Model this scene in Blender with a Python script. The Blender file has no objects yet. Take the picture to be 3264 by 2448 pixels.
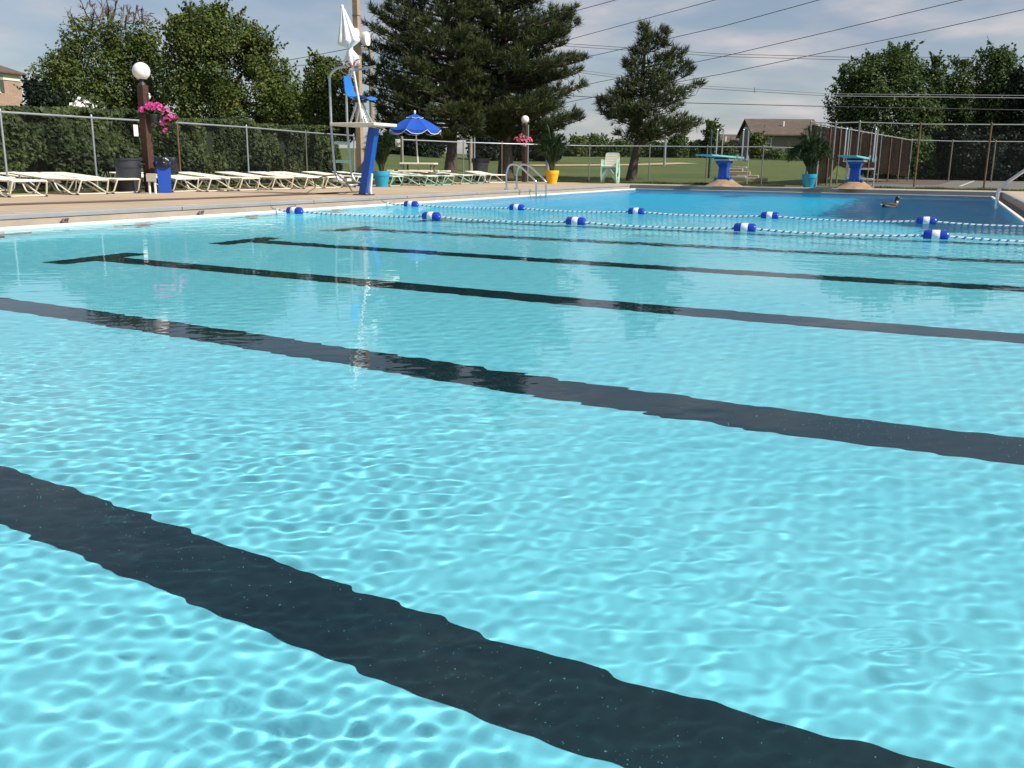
import bpy, math, random
import numpy as np
from mathutils import Vector, Matrix

# ------------------------------------------------------------------ camera, sky, sun, exposure
sc = bpy.context.scene
COL = sc.collection
rnd = random.Random(7)
rng = np.random.default_rng(11)
R = math.radians

def cam_basis(yaw, pitch, roll):
    f = np.array([-math.sin(yaw)*math.cos(pitch), math.cos(yaw)*math.cos(pitch), -math.sin(pitch)])
    r = np.array([math.cos(yaw), math.sin(yaw), 0.0]); u = np.cross(r, f)
    return r*math.cos(roll)+u*math.sin(roll), -r*math.sin(roll)+u*math.cos(roll), f
CAM = np.array([9.5585, -2.1598, .7852]); FPX = 2954.1
RR, UU, FF = cam_basis(.4333, .2332, .0112)
FH = np.array([FF[0], FF[1], 0]); FH /= np.linalg.norm(FH)      # level forward
RH = np.array([FH[1], -FH[0], 0])                                # level right
cam = bpy.data.cameras.new('camera'); cam_o = bpy.data.objects.new('camera', cam); COL.objects.link(cam_o)
sc.camera = cam_o
cam.sensor_fit = 'HORIZONTAL'; cam.sensor_width = 36; cam.lens = FPX/3264*36
cam.clip_start = .05; cam.clip_end = 4000
cam_o.matrix_world = Matrix([[RR[i], UU[i], -FF[i], CAM[i]] for i in range(3)]+[[0, 0, 0, 1]])

SUN_EL = R(43); SUN_AZ = (1.0, -0.03)
w = bpy.data.worlds.new('World'); sc.world = w; w.use_nodes = True
nt = w.node_tree; N = nt.nodes; LK = nt.links
bg = N['Background']
sky = N.new('ShaderNodeTexSky'); sky.sky_type = 'NISHITA'; sky.sun_disc = False
sky.sun_elevation = SUN_EL; sky.sun_rotation = math.atan2(SUN_AZ[0], SUN_AZ[1])
sky.air_density = 1.0; sky.dust_density = .6; sky.ozone_density = 2.0
tc = N.new('ShaderNodeTexCoord'); sep = N.new('ShaderNodeSeparateXYZ'); LK.new(tc.outputs['Generated'], sep.inputs[0])
def wmath(op, a, b=None, v=None):
    m = N.new('ShaderNodeMath'); m.operation = op
    for i, s in ((0, a), (1, b)):
        if s is None: continue
        if isinstance(s, (int, float)): m.inputs[i].default_value = s
        else: LK.new(s, m.inputs[i])
    return m.outputs[0]
zc = wmath('MAXIMUM', sep.outputs[2], 0.0)
zz = wmath('ADD', zc, .17)
cmb = N.new('ShaderNodeCombineXYZ')
LK.new(wmath('DIVIDE', sep.outputs[0], zz), cmb.inputs[0]); LK.new(wmath('DIVIDE', sep.outputs[1], zz), cmb.inputs[1])
cn = N.new('ShaderNodeTexNoise'); cn.inputs['Scale'].default_value = 1.15; cn.inputs['Detail'].default_value = 9; cn.inputs['Roughness'].default_value = .56
cn.inputs['Distortion'].default_value = .25
LK.new(cmb.outputs[0], cn.inputs['Vector'])
cr = N.new('ShaderNodeValToRGB'); cr.color_ramp.elements[0].position = .40; cr.color_ramp.elements[1].position = .62
LK.new(cn.outputs['Fac'], cr.inputs[0])
hz = N.new('ShaderNodeMapRange'); hz.inputs[1].default_value = 0; hz.inputs[2].default_value = .22; hz.inputs[3].default_value = .55; hz.inputs[4].default_value = .2
LK.new(zc, hz.inputs[0])
cov = wmath('MAXIMUM', wmath('MULTIPLY', cr.outputs[0], .92), hz.outputs[0])
cc = N.new('ShaderNodeTexNoise'); cc.inputs['Scale'].default_value = 2.3; cc.inputs['Detail'].default_value = 7
LK.new(cmb.outputs[0], cc.inputs['Vector'])
ccr = N.new('ShaderNodeValToRGB'); ccr.color_ramp.elements[0].position = .40; ccr.color_ramp.elements[1].position = .66
ccr.color_ramp.elements[0].color = (4.1, 4.5, 5.6, 1); ccr.color_ramp.elements[1].color = (7.2, 6.8, 6.9, 1)
LK.new(cc.outputs['Fac'], ccr.inputs[0])
mx = N.new('ShaderNodeMix'); mx.data_type = 'RGBA'
LK.new(cov, mx.inputs[0]); LK.new(sky.outputs[0], mx.inputs[6]); LK.new(ccr.outputs[0], mx.inputs[7])
LK.new(mx.outputs[2], bg.inputs[0]); bg.inputs[1].default_value = .074

sun = bpy.data.lights.new('sun', 'SUN'); sun_o = bpy.data.objects.new('sun', sun); COL.objects.link(sun_o)
sun.energy = 4.5; sun.angle = R(.5); sun.color = (1.0, .93, .82)
sun_o.rotation_euler = Vector((SUN_AZ[0]*math.cos(SUN_EL), SUN_AZ[1]*math.cos(SUN_EL), math.sin(SUN_EL))).to_track_quat('Z', 'Y').to_euler()
sun.cycles.is_caustics_light = True          # refracted sunlight reaches the pool floor
vs = sc.view_settings; vs.view_transform = 'Standard'; vs.look = 'None'; vs.exposure = .36; vs.gamma = 1; vs.use_curve_mapping = False
cy = sc.cycles
cy.use_denoising = True; cy.max_bounces = 8; cy.transparent_max_bounces = 16; cy.transmission_bounces = 8
cy.sample_clamp_indirect = 6; cy.caustics_reflective = False; cy.caustics_refractive = True

# ------------------------------------------------------------------ photo pixels to real places
def ray(px, py):
    d = FF*FPX+RR*(px-1632)-UU*(py-1224); return d/np.linalg.norm(d)
def G(px, py, z=.15):                      # the point of the level z seen at a pixel
    d = ray(px, py); t = (z-CAM[2])/d[2]; return CAM+d*t
def AT(px, py, dep):                       # the point at a distance along the view
    d = FF*FPX+RR*(px-1632)-UU*(py-1224); return CAM+d*(dep/float(d@FH))
def DEP(P): return float((np.array(P)-CAM)@FH)
def ZAT(P, py):                            # height above P seen at picture row py
    k = (1224-py)/FPX; P = np.array(P, float)-CAM; n = UU-k*FF
    return CAM[2]-(n[0]*P[0]+n[1]*P[1])/n[2]

# ------------------------------------------------------------------ materials
def mat(name, col, rough=.6, metal=0.0, var=0.0, vscale=6.0, bump=0.0, bscale=40.0, col2=None, spec=None, coat=0.0, coord='Object'):
    m = bpy.data.materials.new(name); m.use_nodes = True; t = m.node_tree; b = t.nodes['Principled BSDF']
    b.inputs['Base Color'].default_value = (*col, 1); b.inputs['Roughness'].default_value = rough; b.inputs['Metallic'].default_value = metal
    if spec is not None: b.inputs['Specular IOR Level'].default_value = spec
    if coat: b.inputs['Coat Weight'].default_value = coat
    if var or col2 or bump:
        g = t.nodes.new('ShaderNodeTexCoord')
    if var or col2:
        n = t.nodes.new('ShaderNodeTexNoise'); n.inputs['Scale'].default_value = vscale; n.inputs['Detail'].default_value = 6; n.inputs['Roughness'].default_value = .65
        t.links.new(g.outputs[coord], n.inputs['Vector'])
        r = t.nodes.new('ShaderNodeValToRGB'); r.color_ramp.elements[0].position = .32; r.color_ramp.elements[1].position = .68
        a = col if col2 else tuple(c*(1-var) for c in col); z = col2 if col2 else tuple(min(1, c*(1+var)) for c in col)
        r.color_ramp.elements[0].color = (*a, 1); r.color_ramp.elements[1].color = (*z, 1)
        t.links.new(n.outputs['Fac'], r.inputs[0]); t.links.new(r.outputs[0], b.inputs['Base Color'])
    if bump:
        n2 = t.nodes.new('ShaderNodeTexNoise'); n2.inputs['Scale'].default_value = bscale; n2.inputs['Detail'].default_value = 5
        t.links.new(g.outputs[coord], n2.inputs['Vector'])
        bp = t.nodes.new('ShaderNodeBump'); bp.inputs['Strength'].default_value = bump; bp.inputs['Distance'].default_value = .02
        t.links.new(n2.outputs['Fac'], bp.inputs['Height']); t.links.new(bp.outputs[0], b.inputs['Normal'])
    return m

def leafmat(name, dark, mid, light, trans=.25, rough=.55):
    m = bpy.data.materials.new(name); m.use_nodes = True; t = m.node_tree; b = t.nodes['Principled BSDF']
    at = t.nodes.new('ShaderNodeAttribute'); at.attribute_name = 'tone'
    r = t.nodes.new('ShaderNodeValToRGB'); e = r.color_ramp.elements
    e[0].position = 0; e[0].color = (*dark, 1); e[1].position = 1; e[1].color = (*light, 1)
    k = e.new(.5); k.color = (*mid, 1)
    t.links.new(at.outputs['Fac'], r.inputs[0]); t.links.new(r.outputs[0], b.inputs['Base Color'])
    b.inputs['Roughness'].default_value = rough; b.inputs['Specular IOR Level'].default_value = .25
    tr = t.nodes.new('ShaderNodeBsdfTranslucent'); t.links.new(r.outputs[0], tr.inputs[0])
    ms = t.nodes.new('ShaderNodeMixShader'); ms.inputs[0].default_value = trans
    t.links.new(b.outputs[0], ms.inputs[1]); t.links.new(tr.outputs[0], ms.inputs[2])
    t.links.new(ms.outputs[0], t.nodes['Material Output'].inputs[0])
    return m

M = dict(
 steel=mat('galvanised_steel', (.50, .53, .55), .38, .75, var=.15, vscale=9),
 chrome=mat('polished_steel', (.72, .74, .76), .16, 1.0),
 rust=mat('rusty_steel', (.105, .048, .024), .85, 0, col2=(.17, .125, .08), vscale=5),
 dullgrey=mat('dull_pipe', (.20, .22, .22), .6, .3, var=.15, vscale=5),
 olddull=mat('weathered_pipe', (.22, .22, .20), .6, .3, col2=(.17, .10, .06), vscale=4),
 wire=mat('chain_link_wire', (.11, .12, .12), .6, .4),
 rail=mat('pale_pipe', (.33, .37, .41), .45, .35, var=.1),
 cream=mat('cream_paint', (.74, .70, .58), .5, var=.06, vscale=12),
 white=mat('white_paint', (.80, .80, .76), .45),
 whitefabric=mat('white_cloth', (.74, .75, .77), .8, var=.06, vscale=8),
 vinyl=mat('cream_vinyl', (.82, .79, .68), .45, var=.05, vscale=14),
 frame=mat('ivory_tube', (.76, .72, .60), .35, var=.04),
 mint=mat('mint_tube', (.42, .66, .54), .35),
 mintstrap=mat('ivory_strap', (.78, .72, .62), .5, var=.06),
 blue=mat('blue_enamel', (.012, .085, .42), .38, var=.12, vscale=7),
 seatblue=mat('blue_plastic', (.02, .17, .62), .28),
 binblue=mat('blue_bin_plastic', (.012, .075, .45), .45),
 canvas=mat('blue_canvas', (.006, .075, .43), .85, var=.1, vscale=5),
 red=mat('red_trim', (.42, .05, .05), .7),
 turq=mat('turquoise_pot', (.02, .32, .52), .45, var=.07, vscale=5),
 yellow=mat('yellow_pot', (.88, .48, .02), .45, var=.05, vscale=5),
 soil=mat('potting_soil', (.035, .025, .018), .95),
 board=mat('aqua_board', (.26, .72, .66), .6, var=.08),
 boardside=mat('aqua_board_edge', (.14, .52, .54), .55),
 black=mat('black_rubber', (.012, .013, .015), .6),
 bag=mat('black_bag', (.010, .011, .014), .28, bump=.9, bscale=9),
 grey=mat('grey_plastic', (.028, .033, .043), .5, var=.2, vscale=6),
 greengrey=mat('green_plastic', (.01, .06, .045), .4),
 brownpost=mat('brown_stained_timber', (.050, .022, .016), .8, col2=(.090, .040, .028), vscale=14, bump=.3, bscale=30),
 polewood=mat('raw_timber', (.31, .22, .15), .85, col2=(.41, .305, .215), vscale=10, bump=.25, bscale=24),
 greywood=mat('grey_timber', (.28, .24, .20), .85, col2=(.40, .35, .29), vscale=8),
 bark=mat('pine_bark', (.055, .040, .034), .9, col2=(.13, .095, .08), vscale=11, bump=.8, bscale=18),
 bark2=mat('bark', (.07, .055, .04), .9, col2=(.14, .11, .085), vscale=9, bump=.6, bscale=20),
 globe=mat('opal_globe', (.88, .86, .84), .22),
 iron=mat('dark_iron', (.035, .032, .035), .5),
 boxgrey=mat('grey_box', (.36, .33, .28), .5),
 rope_w=mat('rope_white', (.72, .76, .78), .7), rope_b=mat('rope_blue', (.03, .12, .30), .7),
 float_b=mat('float_blue', (.008, .045, .42), .25), float_w=mat('float_white', (.82, .83, .84), .35),
 hose=mat('brown_hose', (.075, .055, .045), .5, col2=(.13, .07, .055), vscale=2),
 duckbrown=mat('duck_brown', (.055, .035, .025), .7, var=.3, vscale=30),
 duckgrey=mat('duck_grey', (.17, .15, .14), .7, var=.25, vscale=40),
 duckhead=mat('duck_green', (.004, .022, .016), .3), duckchest=mat('duck_chest', (.11, .035, .016), .65),
 bill=mat('duck_bill', (.28, .24, .04), .5), duckwhite=mat('duck_white', (.62, .6, .56), .7), duckblack=mat('duck_black', (.008, .008, .01), .5),
 pink=mat('pink_petal', (.55, .030, .24), .6, col2=(.70, .07, .36), vscale=18), coral=mat('coral_petal', (.62, .09, .15), .6), palepetal=mat('pale_petal', (.55, .36, .28), .6),
 tan=mat('beige_siding', (.19, .17, .15), .8, var=.06, vscale=1.5),
 roof=mat('brown_shingle', (.085, .062, .05), .9, col2=(.135, .10, .08), vscale=1.2),
 glass=mat('window_glass', (.05, .06, .075), .06, spec=.8),
 wtrim=mat('white_trim', (.72, .72, .68), .5), shutter=mat('green_shutter', (.075, .10, .075), .6),
 windscreen=mat('brown_windscreen', (.014, .0095, .008), .95, col2=(.028, .020, .015), vscale=.9, spec=.03),
 wireline=mat('power_cable', (.05, .055, .06), .6), wirepale=mat('pale_cable', (.30, .32, .34), .5),
 stone=mat('pale_stone', (.40, .34, .24), .9, var=.12, vscale=9),
 mark=mat('dark_tile', (.030, .040, .046), .5), markwall=mat('grey_tile', (.035, .042, .045), .55),
 leafA=leafmat('maple_leaves', (.036, .062, .015), (.078, .125, .028), (.19, .20, .045), .3),
 leafB=leafmat('shade_tree_leaves', (.028, .055, .016), (.058, .105, .028), (.125, .175, .042), .3),
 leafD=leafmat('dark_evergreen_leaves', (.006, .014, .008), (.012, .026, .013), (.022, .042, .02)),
 hedge=leafmat('hedge_leaves', (.018, .033, .010), (.041, .067, .019), (.098, .126, .034), .22),
 needle=leafmat('pine_needles', (.030, .044, .018), (.060, .080, .030), (.11, .125, .045), .15),
 palm=leafmat('palm_fronds', (.010, .032, .014), (.024, .062, .026), (.085, .145, .06), .2),
 grassblade=leafmat('grass_blades', (.040, .075, .014), (.075, .125, .024), (.12, .17, .04), .25),
 petunia=leafmat('petunia_leaves', (.03, .07, .02), (.06, .13, .03), (.11, .19, .05), .2),
)
def see_through(m, a):
    t = m.node_tree; b = t.nodes['Principled BSDF']; b.inputs['Alpha'].default_value = 1-a
see_through(M['windscreen'], .22)
def brickmat():
    m = mat('old_pink_brick', (.3, .19, .13), .85); t = m.node_tree
    g = t.nodes.new('ShaderNodeTexCoord'); bt = t.nodes.new('ShaderNodeTexBrick')
    bt.inputs['Color1'].default_value = (.40, .27, .20, 1); bt.inputs['Color2'].default_value = (.31, .205, .15, 1); bt.inputs['Mortar'].default_value = (.42, .36, .30, 1)
    bt.inputs['Scale'].default_value = 4.2; bt.inputs['Mortar Size'].default_value = .012
    mp = t.nodes.new('ShaderNodeMapping'); mp.inputs['Rotation'].default_value = (R(90), 0, 0)
    t.links.new(g.outputs['Object'], mp.inputs[0]); t.links.new(mp.outputs[0], bt.inputs['Vector']); t.links.new(bt.outputs[0], t.nodes['Principled BSDF'].inputs[0]); return m
M['brick'] = brickmat()

# ------------------------------------------------------------------ mesh helpers
class MB:
    def __init__(s): s.v = []; s.f = []; s.mi = []
    def add(s, V, F, mi=0):
        b = len(s.v); s.v += [tuple(map(float, p)) for p in V]; s.f += [tuple(i+b for i in f) for f in F]; s.mi += [mi]*len(F); return s
    def box(s, c, d, rz=0.0, mi=0, M3=None):
        c = np.array(c, float); hx, hy, hz = d[0]/2, d[1]/2, d[2]/2
        P = np.array([(x, y, z) for x in (-hx, hx) for y in (-hy, hy) for z in (-hz, hz)])
        if M3 is None:
            ca, sa = math.cos(rz), math.sin(rz); M3 = np.array([[ca, -sa, 0], [sa, ca, 0], [0, 0, 1]])
        P = P@np.array(M3).T+c
        return s.add(P, [(0, 1, 3, 2), (4, 6, 7, 5), (0, 4, 5, 1), (2, 3, 7, 6), (0, 2, 6, 4), (1, 5, 7, 3)], mi)
    def tube(s, path, r, n=8, mi=0, cap=True, closed=False, alt=None):
        P = [np.array(p, float) for p in path]; m = len(P)
        rs = r if hasattr(r, '__len__') else [r]*m
        V = []; prev = None
        for i in range(m):
            if closed: t = P[(i+1) % m]-P[i-1]
            else: t = P[min(i+1, m-1)]-P[max(i-1, 0)]
            t = t/(np.linalg.norm(t)+1e-12)
            if prev is None:
                a = np.array([0, 0, 1.]) if abs(t[2]) < .9 else np.array([1., 0, 0])
                u = np.cross(t, a)
            else: u = prev-t*(prev@t)
            u /= (np.linalg.norm(u)+1e-12); prev = u; b = np.cross(t, u)
            for k in range(n):
                a = 2*math.pi*k/n; V.append(P[i]+rs[i]*(math.cos(a)*u+math.sin(a)*b))
        base = len(s.v); s.v += [tuple(map(float, p)) for p in V]
        for i in range(m if closed else m-1):
            j = (i+1) % m
            for k in range(n):
                s.f.append((base+i*n+k, base+i*n+(k+1) % n, base+j*n+(k+1) % n, base+j*n+k))
                s.mi.append(mi if alt is None else alt(i, k))
        if cap and not closed:
            s.f.append(tuple(base+k for k in range(n))[::-1]); s.f.append(tuple(base+(m-1)*n+k for k in range(n))); s.mi += [mi, mi]
        return s
    def lathe(s, prof, c=(0, 0, 0), n=20, mi=0, axis=None, fn=None):
        c = np.array(c, float); V = []
        for r, z in prof:
            for k in range(n):
                a = 2*math.pi*k/n; rr = r*(fn(a, z) if fn else 1); V.append((rr*math.cos(a), rr*math.sin(a), z))
        V = np.array(V)
        if axis is not None:
            q = Vector(axis).to_track_quat('Z', 'Y').to_matrix(); V = V@np.array(q).T
        V = V+c; F = []
        for i in range(len(prof)-1):
            for k in range(n): F.append((i*n+k, i*n+(k+1) % n, (i+1)*n+(k+1) % n, (i+1)*n+k))
        if prof[0][0] > 1e-6: F.append(tuple(range(n))[::-1])
        if prof[-1][0] > 1e-6: F.append(tuple((len(prof)-1)*n+k for k in range(n)))
        return s.add(V, F, mi)
    def ball(s, c, r, n=20, m=12, mi=0, z0=-1.0):
        a0 = math.asin(max(-1, z0)); pr = []
        for i in range(m+1):
            a = a0+(math.pi/2-a0)*i/m; pr.append((max(1e-4, math.cos(a)), math.sin(a)))
        rx, ry, rz = r if hasattr(r, '__len__') else (r, r, r)
        b = len(s.v); s.lathe(pr, (0, 0, 0), n, mi)
        for i in range(b, len(s.v)):
            p = s.v[i]; s.v[i] = (p[0]*rx+c[0], p[1]*ry+c[1], p[2]*rz+c[2])
        return s
    def prism(s, poly, h, o=(0, 0, 0), X=(1, 0, 0), Y=(0, 0, 1), Z=(0, 1, 0), mi=0):   # polygon in plane X,Y extruded along Z by h (centred)
        o, X, Y, Z = [np.array(q, float) for q in (o, X, Y, Z)]; n = len(poly)
        V = [o+X*a+Y*b-Z*h/2 for a, b in poly]+[o+X*a+Y*b+Z*h/2 for a, b in poly]
        F = [tuple(range(n))[::-1], tuple(range(n, 2*n))]+[(i, (i+1) % n, n+(i+1) % n, n+i) for i in range(n)]
        return s.add(V, F, mi)
    def build(s, name, mats, parent=None, smooth=False, bevel=0.0):
        me = bpy.data.meshes.new(name); o = np.zeros(3)
        if parent is not None and not parent.get('_local'): o = np.array(parent['_w'])
        V = np.array(s.v)-o
        me.from_pydata(V.tolist(), [], s.f)
        mats = mats if isinstance(mats, (list, tuple)) else [mats]
        for q in mats: me.materials.append(q)
        if len(mats) > 1: me.polygons.foreach_set('material_index', s.mi)
        me.update()
        if smooth: smooth_by_angle(me)
        ob = bpy.data.objects.new(name, me); COL.objects.link(ob)
        if parent is not None: ob.parent = parent
        ob['_w'] = [float(q) for q in o]
        if parent is not None and parent.get('_local'): ob['_local'] = True
        if bevel:
            b = ob.modifiers.new('bevel', 'BEVEL'); b.width = bevel; b.segments = 2; b.limit_method = 'ANGLE'
        return ob

def smooth_by_angle(me, ang=40):
    me.polygons.foreach_set('use_smooth', [True]*len(me.polygons))
    me.set_sharp_from_angle(angle=R(ang))

def fastmesh(name, V, Q, m, parent=None, tone=None, smooth=False, world_o=None):
    me = bpy.data.meshes.new(name); V = np.asarray(V, np.float32)
    if parent is not None and not parent.get('_local'): V = V-np.array(parent['_w'], np.float32)
    k = Q.shape[1]; n = len(Q)
    me.vertices.add(len(V)); me.vertices.foreach_set('co', V.ravel())
    me.loops.add(n*k); me.polygons.add(n)
    me.loops.foreach_set('vertex_index', Q.astype(np.int32).ravel())
    me.polygons.foreach_set('loop_start', np.arange(n, dtype=np.int32)*k)
    me.update(calc_edges=True)
    if smooth: me.polygons.foreach_set('use_smooth', np.ones(n, bool))
    if tone is not None:
        a = me.attributes.new('tone', 'FLOAT', 'FACE'); a.data.foreach_set('value', np.asarray(tone, np.float32))
    me.materials.append(m)
    ob = bpy.data.objects.new(name, me); COL.objects.link(ob)
    if parent is not None: ob.parent = parent
    return ob

def thing(name, label, cat, loc=(0, 0, 0), rz=0.0, group=None, local=False):
    o = bpy.data.objects.new(name, None); COL.objects.link(o); o.empty_display_size = .2
    o.location = tuple(float(q) for q in loc); o.rotation_euler = (0, 0, rz)
    o['label'] = label; o['category'] = cat
    if group: o['group'] = group
    o['_w'] = [float(q) for q in loc]
    if local: o['_local'] = True
    return o
def tag(o, label, cat, group=None):
    o['label'] = label; o['category'] = cat
    if group: o['group'] = group
    return o
def structure(o): o['kind'] = 'structure'; return o
def stuff(o, label=None, cat=None):
    o['kind'] = 'stuff'
    if label: o['label'] = label; o['category'] = cat
    return o
def copy_tree(root, loc, rz, label, group=None):
    c = root.copy(); COL.objects.link(c); c.location = tuple(float(q) for q in loc); c.rotation_euler = (0, 0, rz); c['label'] = label
    if group: c['group'] = group
    for ch in list(root.children):
        d = ch.copy(); COL.objects.link(d); d.parent = c
        for g in list(ch.children):
            e = g.copy(); COL.objects.link(e); e.parent = d
    return c
def arc(pts, k=6, rad=.12):                 # polyline with rounded corners
    P = [np.array(p, float) for p in pts]; out = [P[0]]
    for i in range(1, len(P)-1):
        a, b, c = P[i-1], P[i], P[i+1]
        d1 = a-b; d2 = c-b; l1 = np.linalg.norm(d1); l2 = np.linalg.norm(d2); q = min(rad, .45*l1, .45*l2)
        s, e = b+d1/l1*q, b+d2/l2*q
        for j in range(k+1):
            t = j/k; out.append((1-t)**2*s+2*t*(1-t)*b+t*t*e)
    out.append(P[-1]); return out

# ------------------------------------------------------------------ the pool
W, LEN, Y0, WS, YS = 10.57, 28.1, -1.95, 22.9, 12.3
POLY = [(0, Y0), (WS, Y0), (WS, YS), (W, YS), (W, LEN), (0, LEN)]
def offset(d):
    n = len(POLY); out = []
    for i in range(n):
        p = np.array(POLY[i], float); a = np.array(POLY[i-1], float); b = np.array(POLY[(i+1) % n], float)
        n1 = np.array([(p-a)[1], -(p-a)[0]]); n1 /= np.linalg.norm(n1)
        n2 = np.array([(b-p)[1], -(b-p)[0]]); n2 /= np.linalg.norm(n2)
        out.append(p+d*(n1+n2))
    return out
def ring(mb, d1, z1, d2, z2, mi=0):
    A, B = offset(d1), offset(d2); n = len(A)
    V = [(a[0], a[1], z1) for a in A]+[(b[0], b[1], z2) for b in B]
    b = len(mb.v); mb.v += [tuple(map(float, p)) for p in V]
    for i in range(n): mb.f.append((b+i, b+(i+1) % n, b+n+(i+1) % n, b+n+i)); mb.mi.append(1 if i == 4 else 0)

def poolpaint_depth_tint():  # pale paint, coloured bluer toward the deep end for light lost in deep water
    m = mat('pool_paint_depth_tint', (.55, .9, .97), .5); t = m.node_tree; b = t.nodes['Principled BSDF']
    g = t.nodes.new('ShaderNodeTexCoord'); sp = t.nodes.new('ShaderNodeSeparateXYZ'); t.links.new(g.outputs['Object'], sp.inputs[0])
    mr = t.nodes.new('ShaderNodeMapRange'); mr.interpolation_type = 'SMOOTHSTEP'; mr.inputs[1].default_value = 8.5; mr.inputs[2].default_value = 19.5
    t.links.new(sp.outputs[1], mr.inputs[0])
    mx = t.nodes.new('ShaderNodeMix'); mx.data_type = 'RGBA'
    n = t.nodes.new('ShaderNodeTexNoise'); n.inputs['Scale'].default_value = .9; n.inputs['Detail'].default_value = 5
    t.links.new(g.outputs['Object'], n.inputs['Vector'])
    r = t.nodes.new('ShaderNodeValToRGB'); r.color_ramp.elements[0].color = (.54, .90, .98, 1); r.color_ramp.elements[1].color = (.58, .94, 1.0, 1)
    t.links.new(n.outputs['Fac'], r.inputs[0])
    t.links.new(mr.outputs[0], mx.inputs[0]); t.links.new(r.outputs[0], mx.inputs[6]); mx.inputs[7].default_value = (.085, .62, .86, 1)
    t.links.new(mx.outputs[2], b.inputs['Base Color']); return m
SH, DEEP = -1.3, -3.3
prof = [(Y0, SH), (YS, SH), (13.2, SH), (18.0, DEEP), (LEN, DEEP)]
mb = MB()
V = [(0, y, z) for y, z in prof]+[(W, y, z) for y, z in prof]; k = len(prof)
mb.add(V, [(i, k+i, k+i+1, i+1) for i in range(k-1)])
mb.add([(W, Y0, SH), (WS, Y0, SH), (WS, YS, SH), (W, YS, SH)], [(0, 1, 2, 3)])
top = .02
mb.add([(0, y, z) for y, z in prof]+[(0, y, top) for y, z in prof], [(i, i+1, k+i+1, k+i) for i in range(k-1)])
mb.add([(W, y, z) for y, z in prof[1:]]+[(W, y, top) for y, z in prof[1:]], [(i+1, i, k-1+i, k+i) for i in range(k-2)])
mb.add([(0, LEN, DEEP), (W, LEN, DEEP), (W, LEN, top), (0, LEN, top)], [(0, 1, 2, 3)])
mb.add([(WS, Y0, SH), (0, Y0, SH), (0, Y0, top), (WS, Y0, top)], [(0, 1, 2, 3)])
mb.add([(WS, Y0, SH), (WS, YS, SH), (WS, YS, top), (WS, Y0, top)], [(0, 1, 2, 3)])
mb.add([(W, YS, SH), (WS, YS, SH), (WS, YS, top), (W, YS, top)], [(0, 3, 2, 1)])
basin = structure(mb.build('pool_basin', poolpaint_depth_tint())); basin.cycles.is_caustics_receiver = True
LANE = 2.13
def lanemat():                              # dark paint with pale flakes worn through it
    m = mat('dark_lane_paint', (.009, .015, .020), .6, col2=(.018, .027, .032), vscale=3); t = m.node_tree; b = t.nodes['Principled BSDF']
    src = b.inputs['Base Color'].links[0].from_socket; g = t.nodes.new('ShaderNodeTexCoord')
    v = t.nodes.new('ShaderNodeTexNoise'); v.inputs['Scale'].default_value = 95; v.inputs['Detail'].default_value = 2; t.links.new(g.outputs['Object'], v.inputs['Vector'])
    v2 = t.nodes.new('ShaderNodeTexNoise'); v2.inputs['Scale'].default_value = 1.6; t.links.new(g.outputs['Object'], v2.inputs['Vector'])
    ad = t.nodes.new('ShaderNodeMath'); ad.operation = 'MULTIPLY_ADD'; t.links.new(v2.outputs['Fac'], ad.inputs[0]); ad.inputs[1].default_value = .18; t.links.new(v.outputs['Fac'], ad.inputs[2])
    mr = t.nodes.new('ShaderNodeMapRange'); mr.inputs[1].default_value = .80; mr.inputs[2].default_value = .83; t.links.new(ad.outputs[0], mr.inputs[0])
    mx = t.nodes.new('ShaderNodeMix'); mx.data_type = 'RGBA'; t.links.new(mr.outputs[0], mx.inputs[0]); t.links.new(src, mx.inputs[6]); mx.inputs[7].default_value = (.30, .42, .44, 1)
    t.links.new(mx.outputs[2], b.inputs['Base Color']); return m
mb = MB()
for q in range(0, 6):                       # lane lines with their end bars, painted on the floor
    y = q*LANE; z = SH+.004; hw = .155
    mb.add([(2.2+.15, y-hw, z), (WS-2.4, y-hw, z), (WS-2.4, y+hw, z), (2.2+.15, y+hw, z)], [(0, 1, 2, 3)])
    for xx in (2.2, WS-2.25):
        mb.add([(xx-.15, y-.5, z), (xx+.15, y-.5, z), (xx+.15, y+.5, z), (xx-.15, y+.5, z)], [(0, 1, 2, 3)])
lanes = structure(mb.build('lane_markings', lanemat()))
lanes.cycles.is_caustics_receiver = True
mb = MB()
for q in range(1, 6):                       # crosses on the end wall
    y = q*LANE+.55
    mb.add([(.004, y-.125, -1.0), (.004, y+.125, -1.0), (.004, y+.125, -.16), (.004, y-.125, -.16)], [(0, 1, 2, 3)])
    for a in (-1, 1):
        mb.add([(.004, y+a*.125, -.68), (.004, y+a*.47, -.68), (.004, y+a*.47, -.44), (.004, y+a*.125, -.44)], [(0, 1, 2, 3) if a > 0 else (3, 2, 1, 0)])
tg = structure(mb.build('wall_markings', M['markwall'])); tg.cycles.is_caustics_receiver = True

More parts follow.
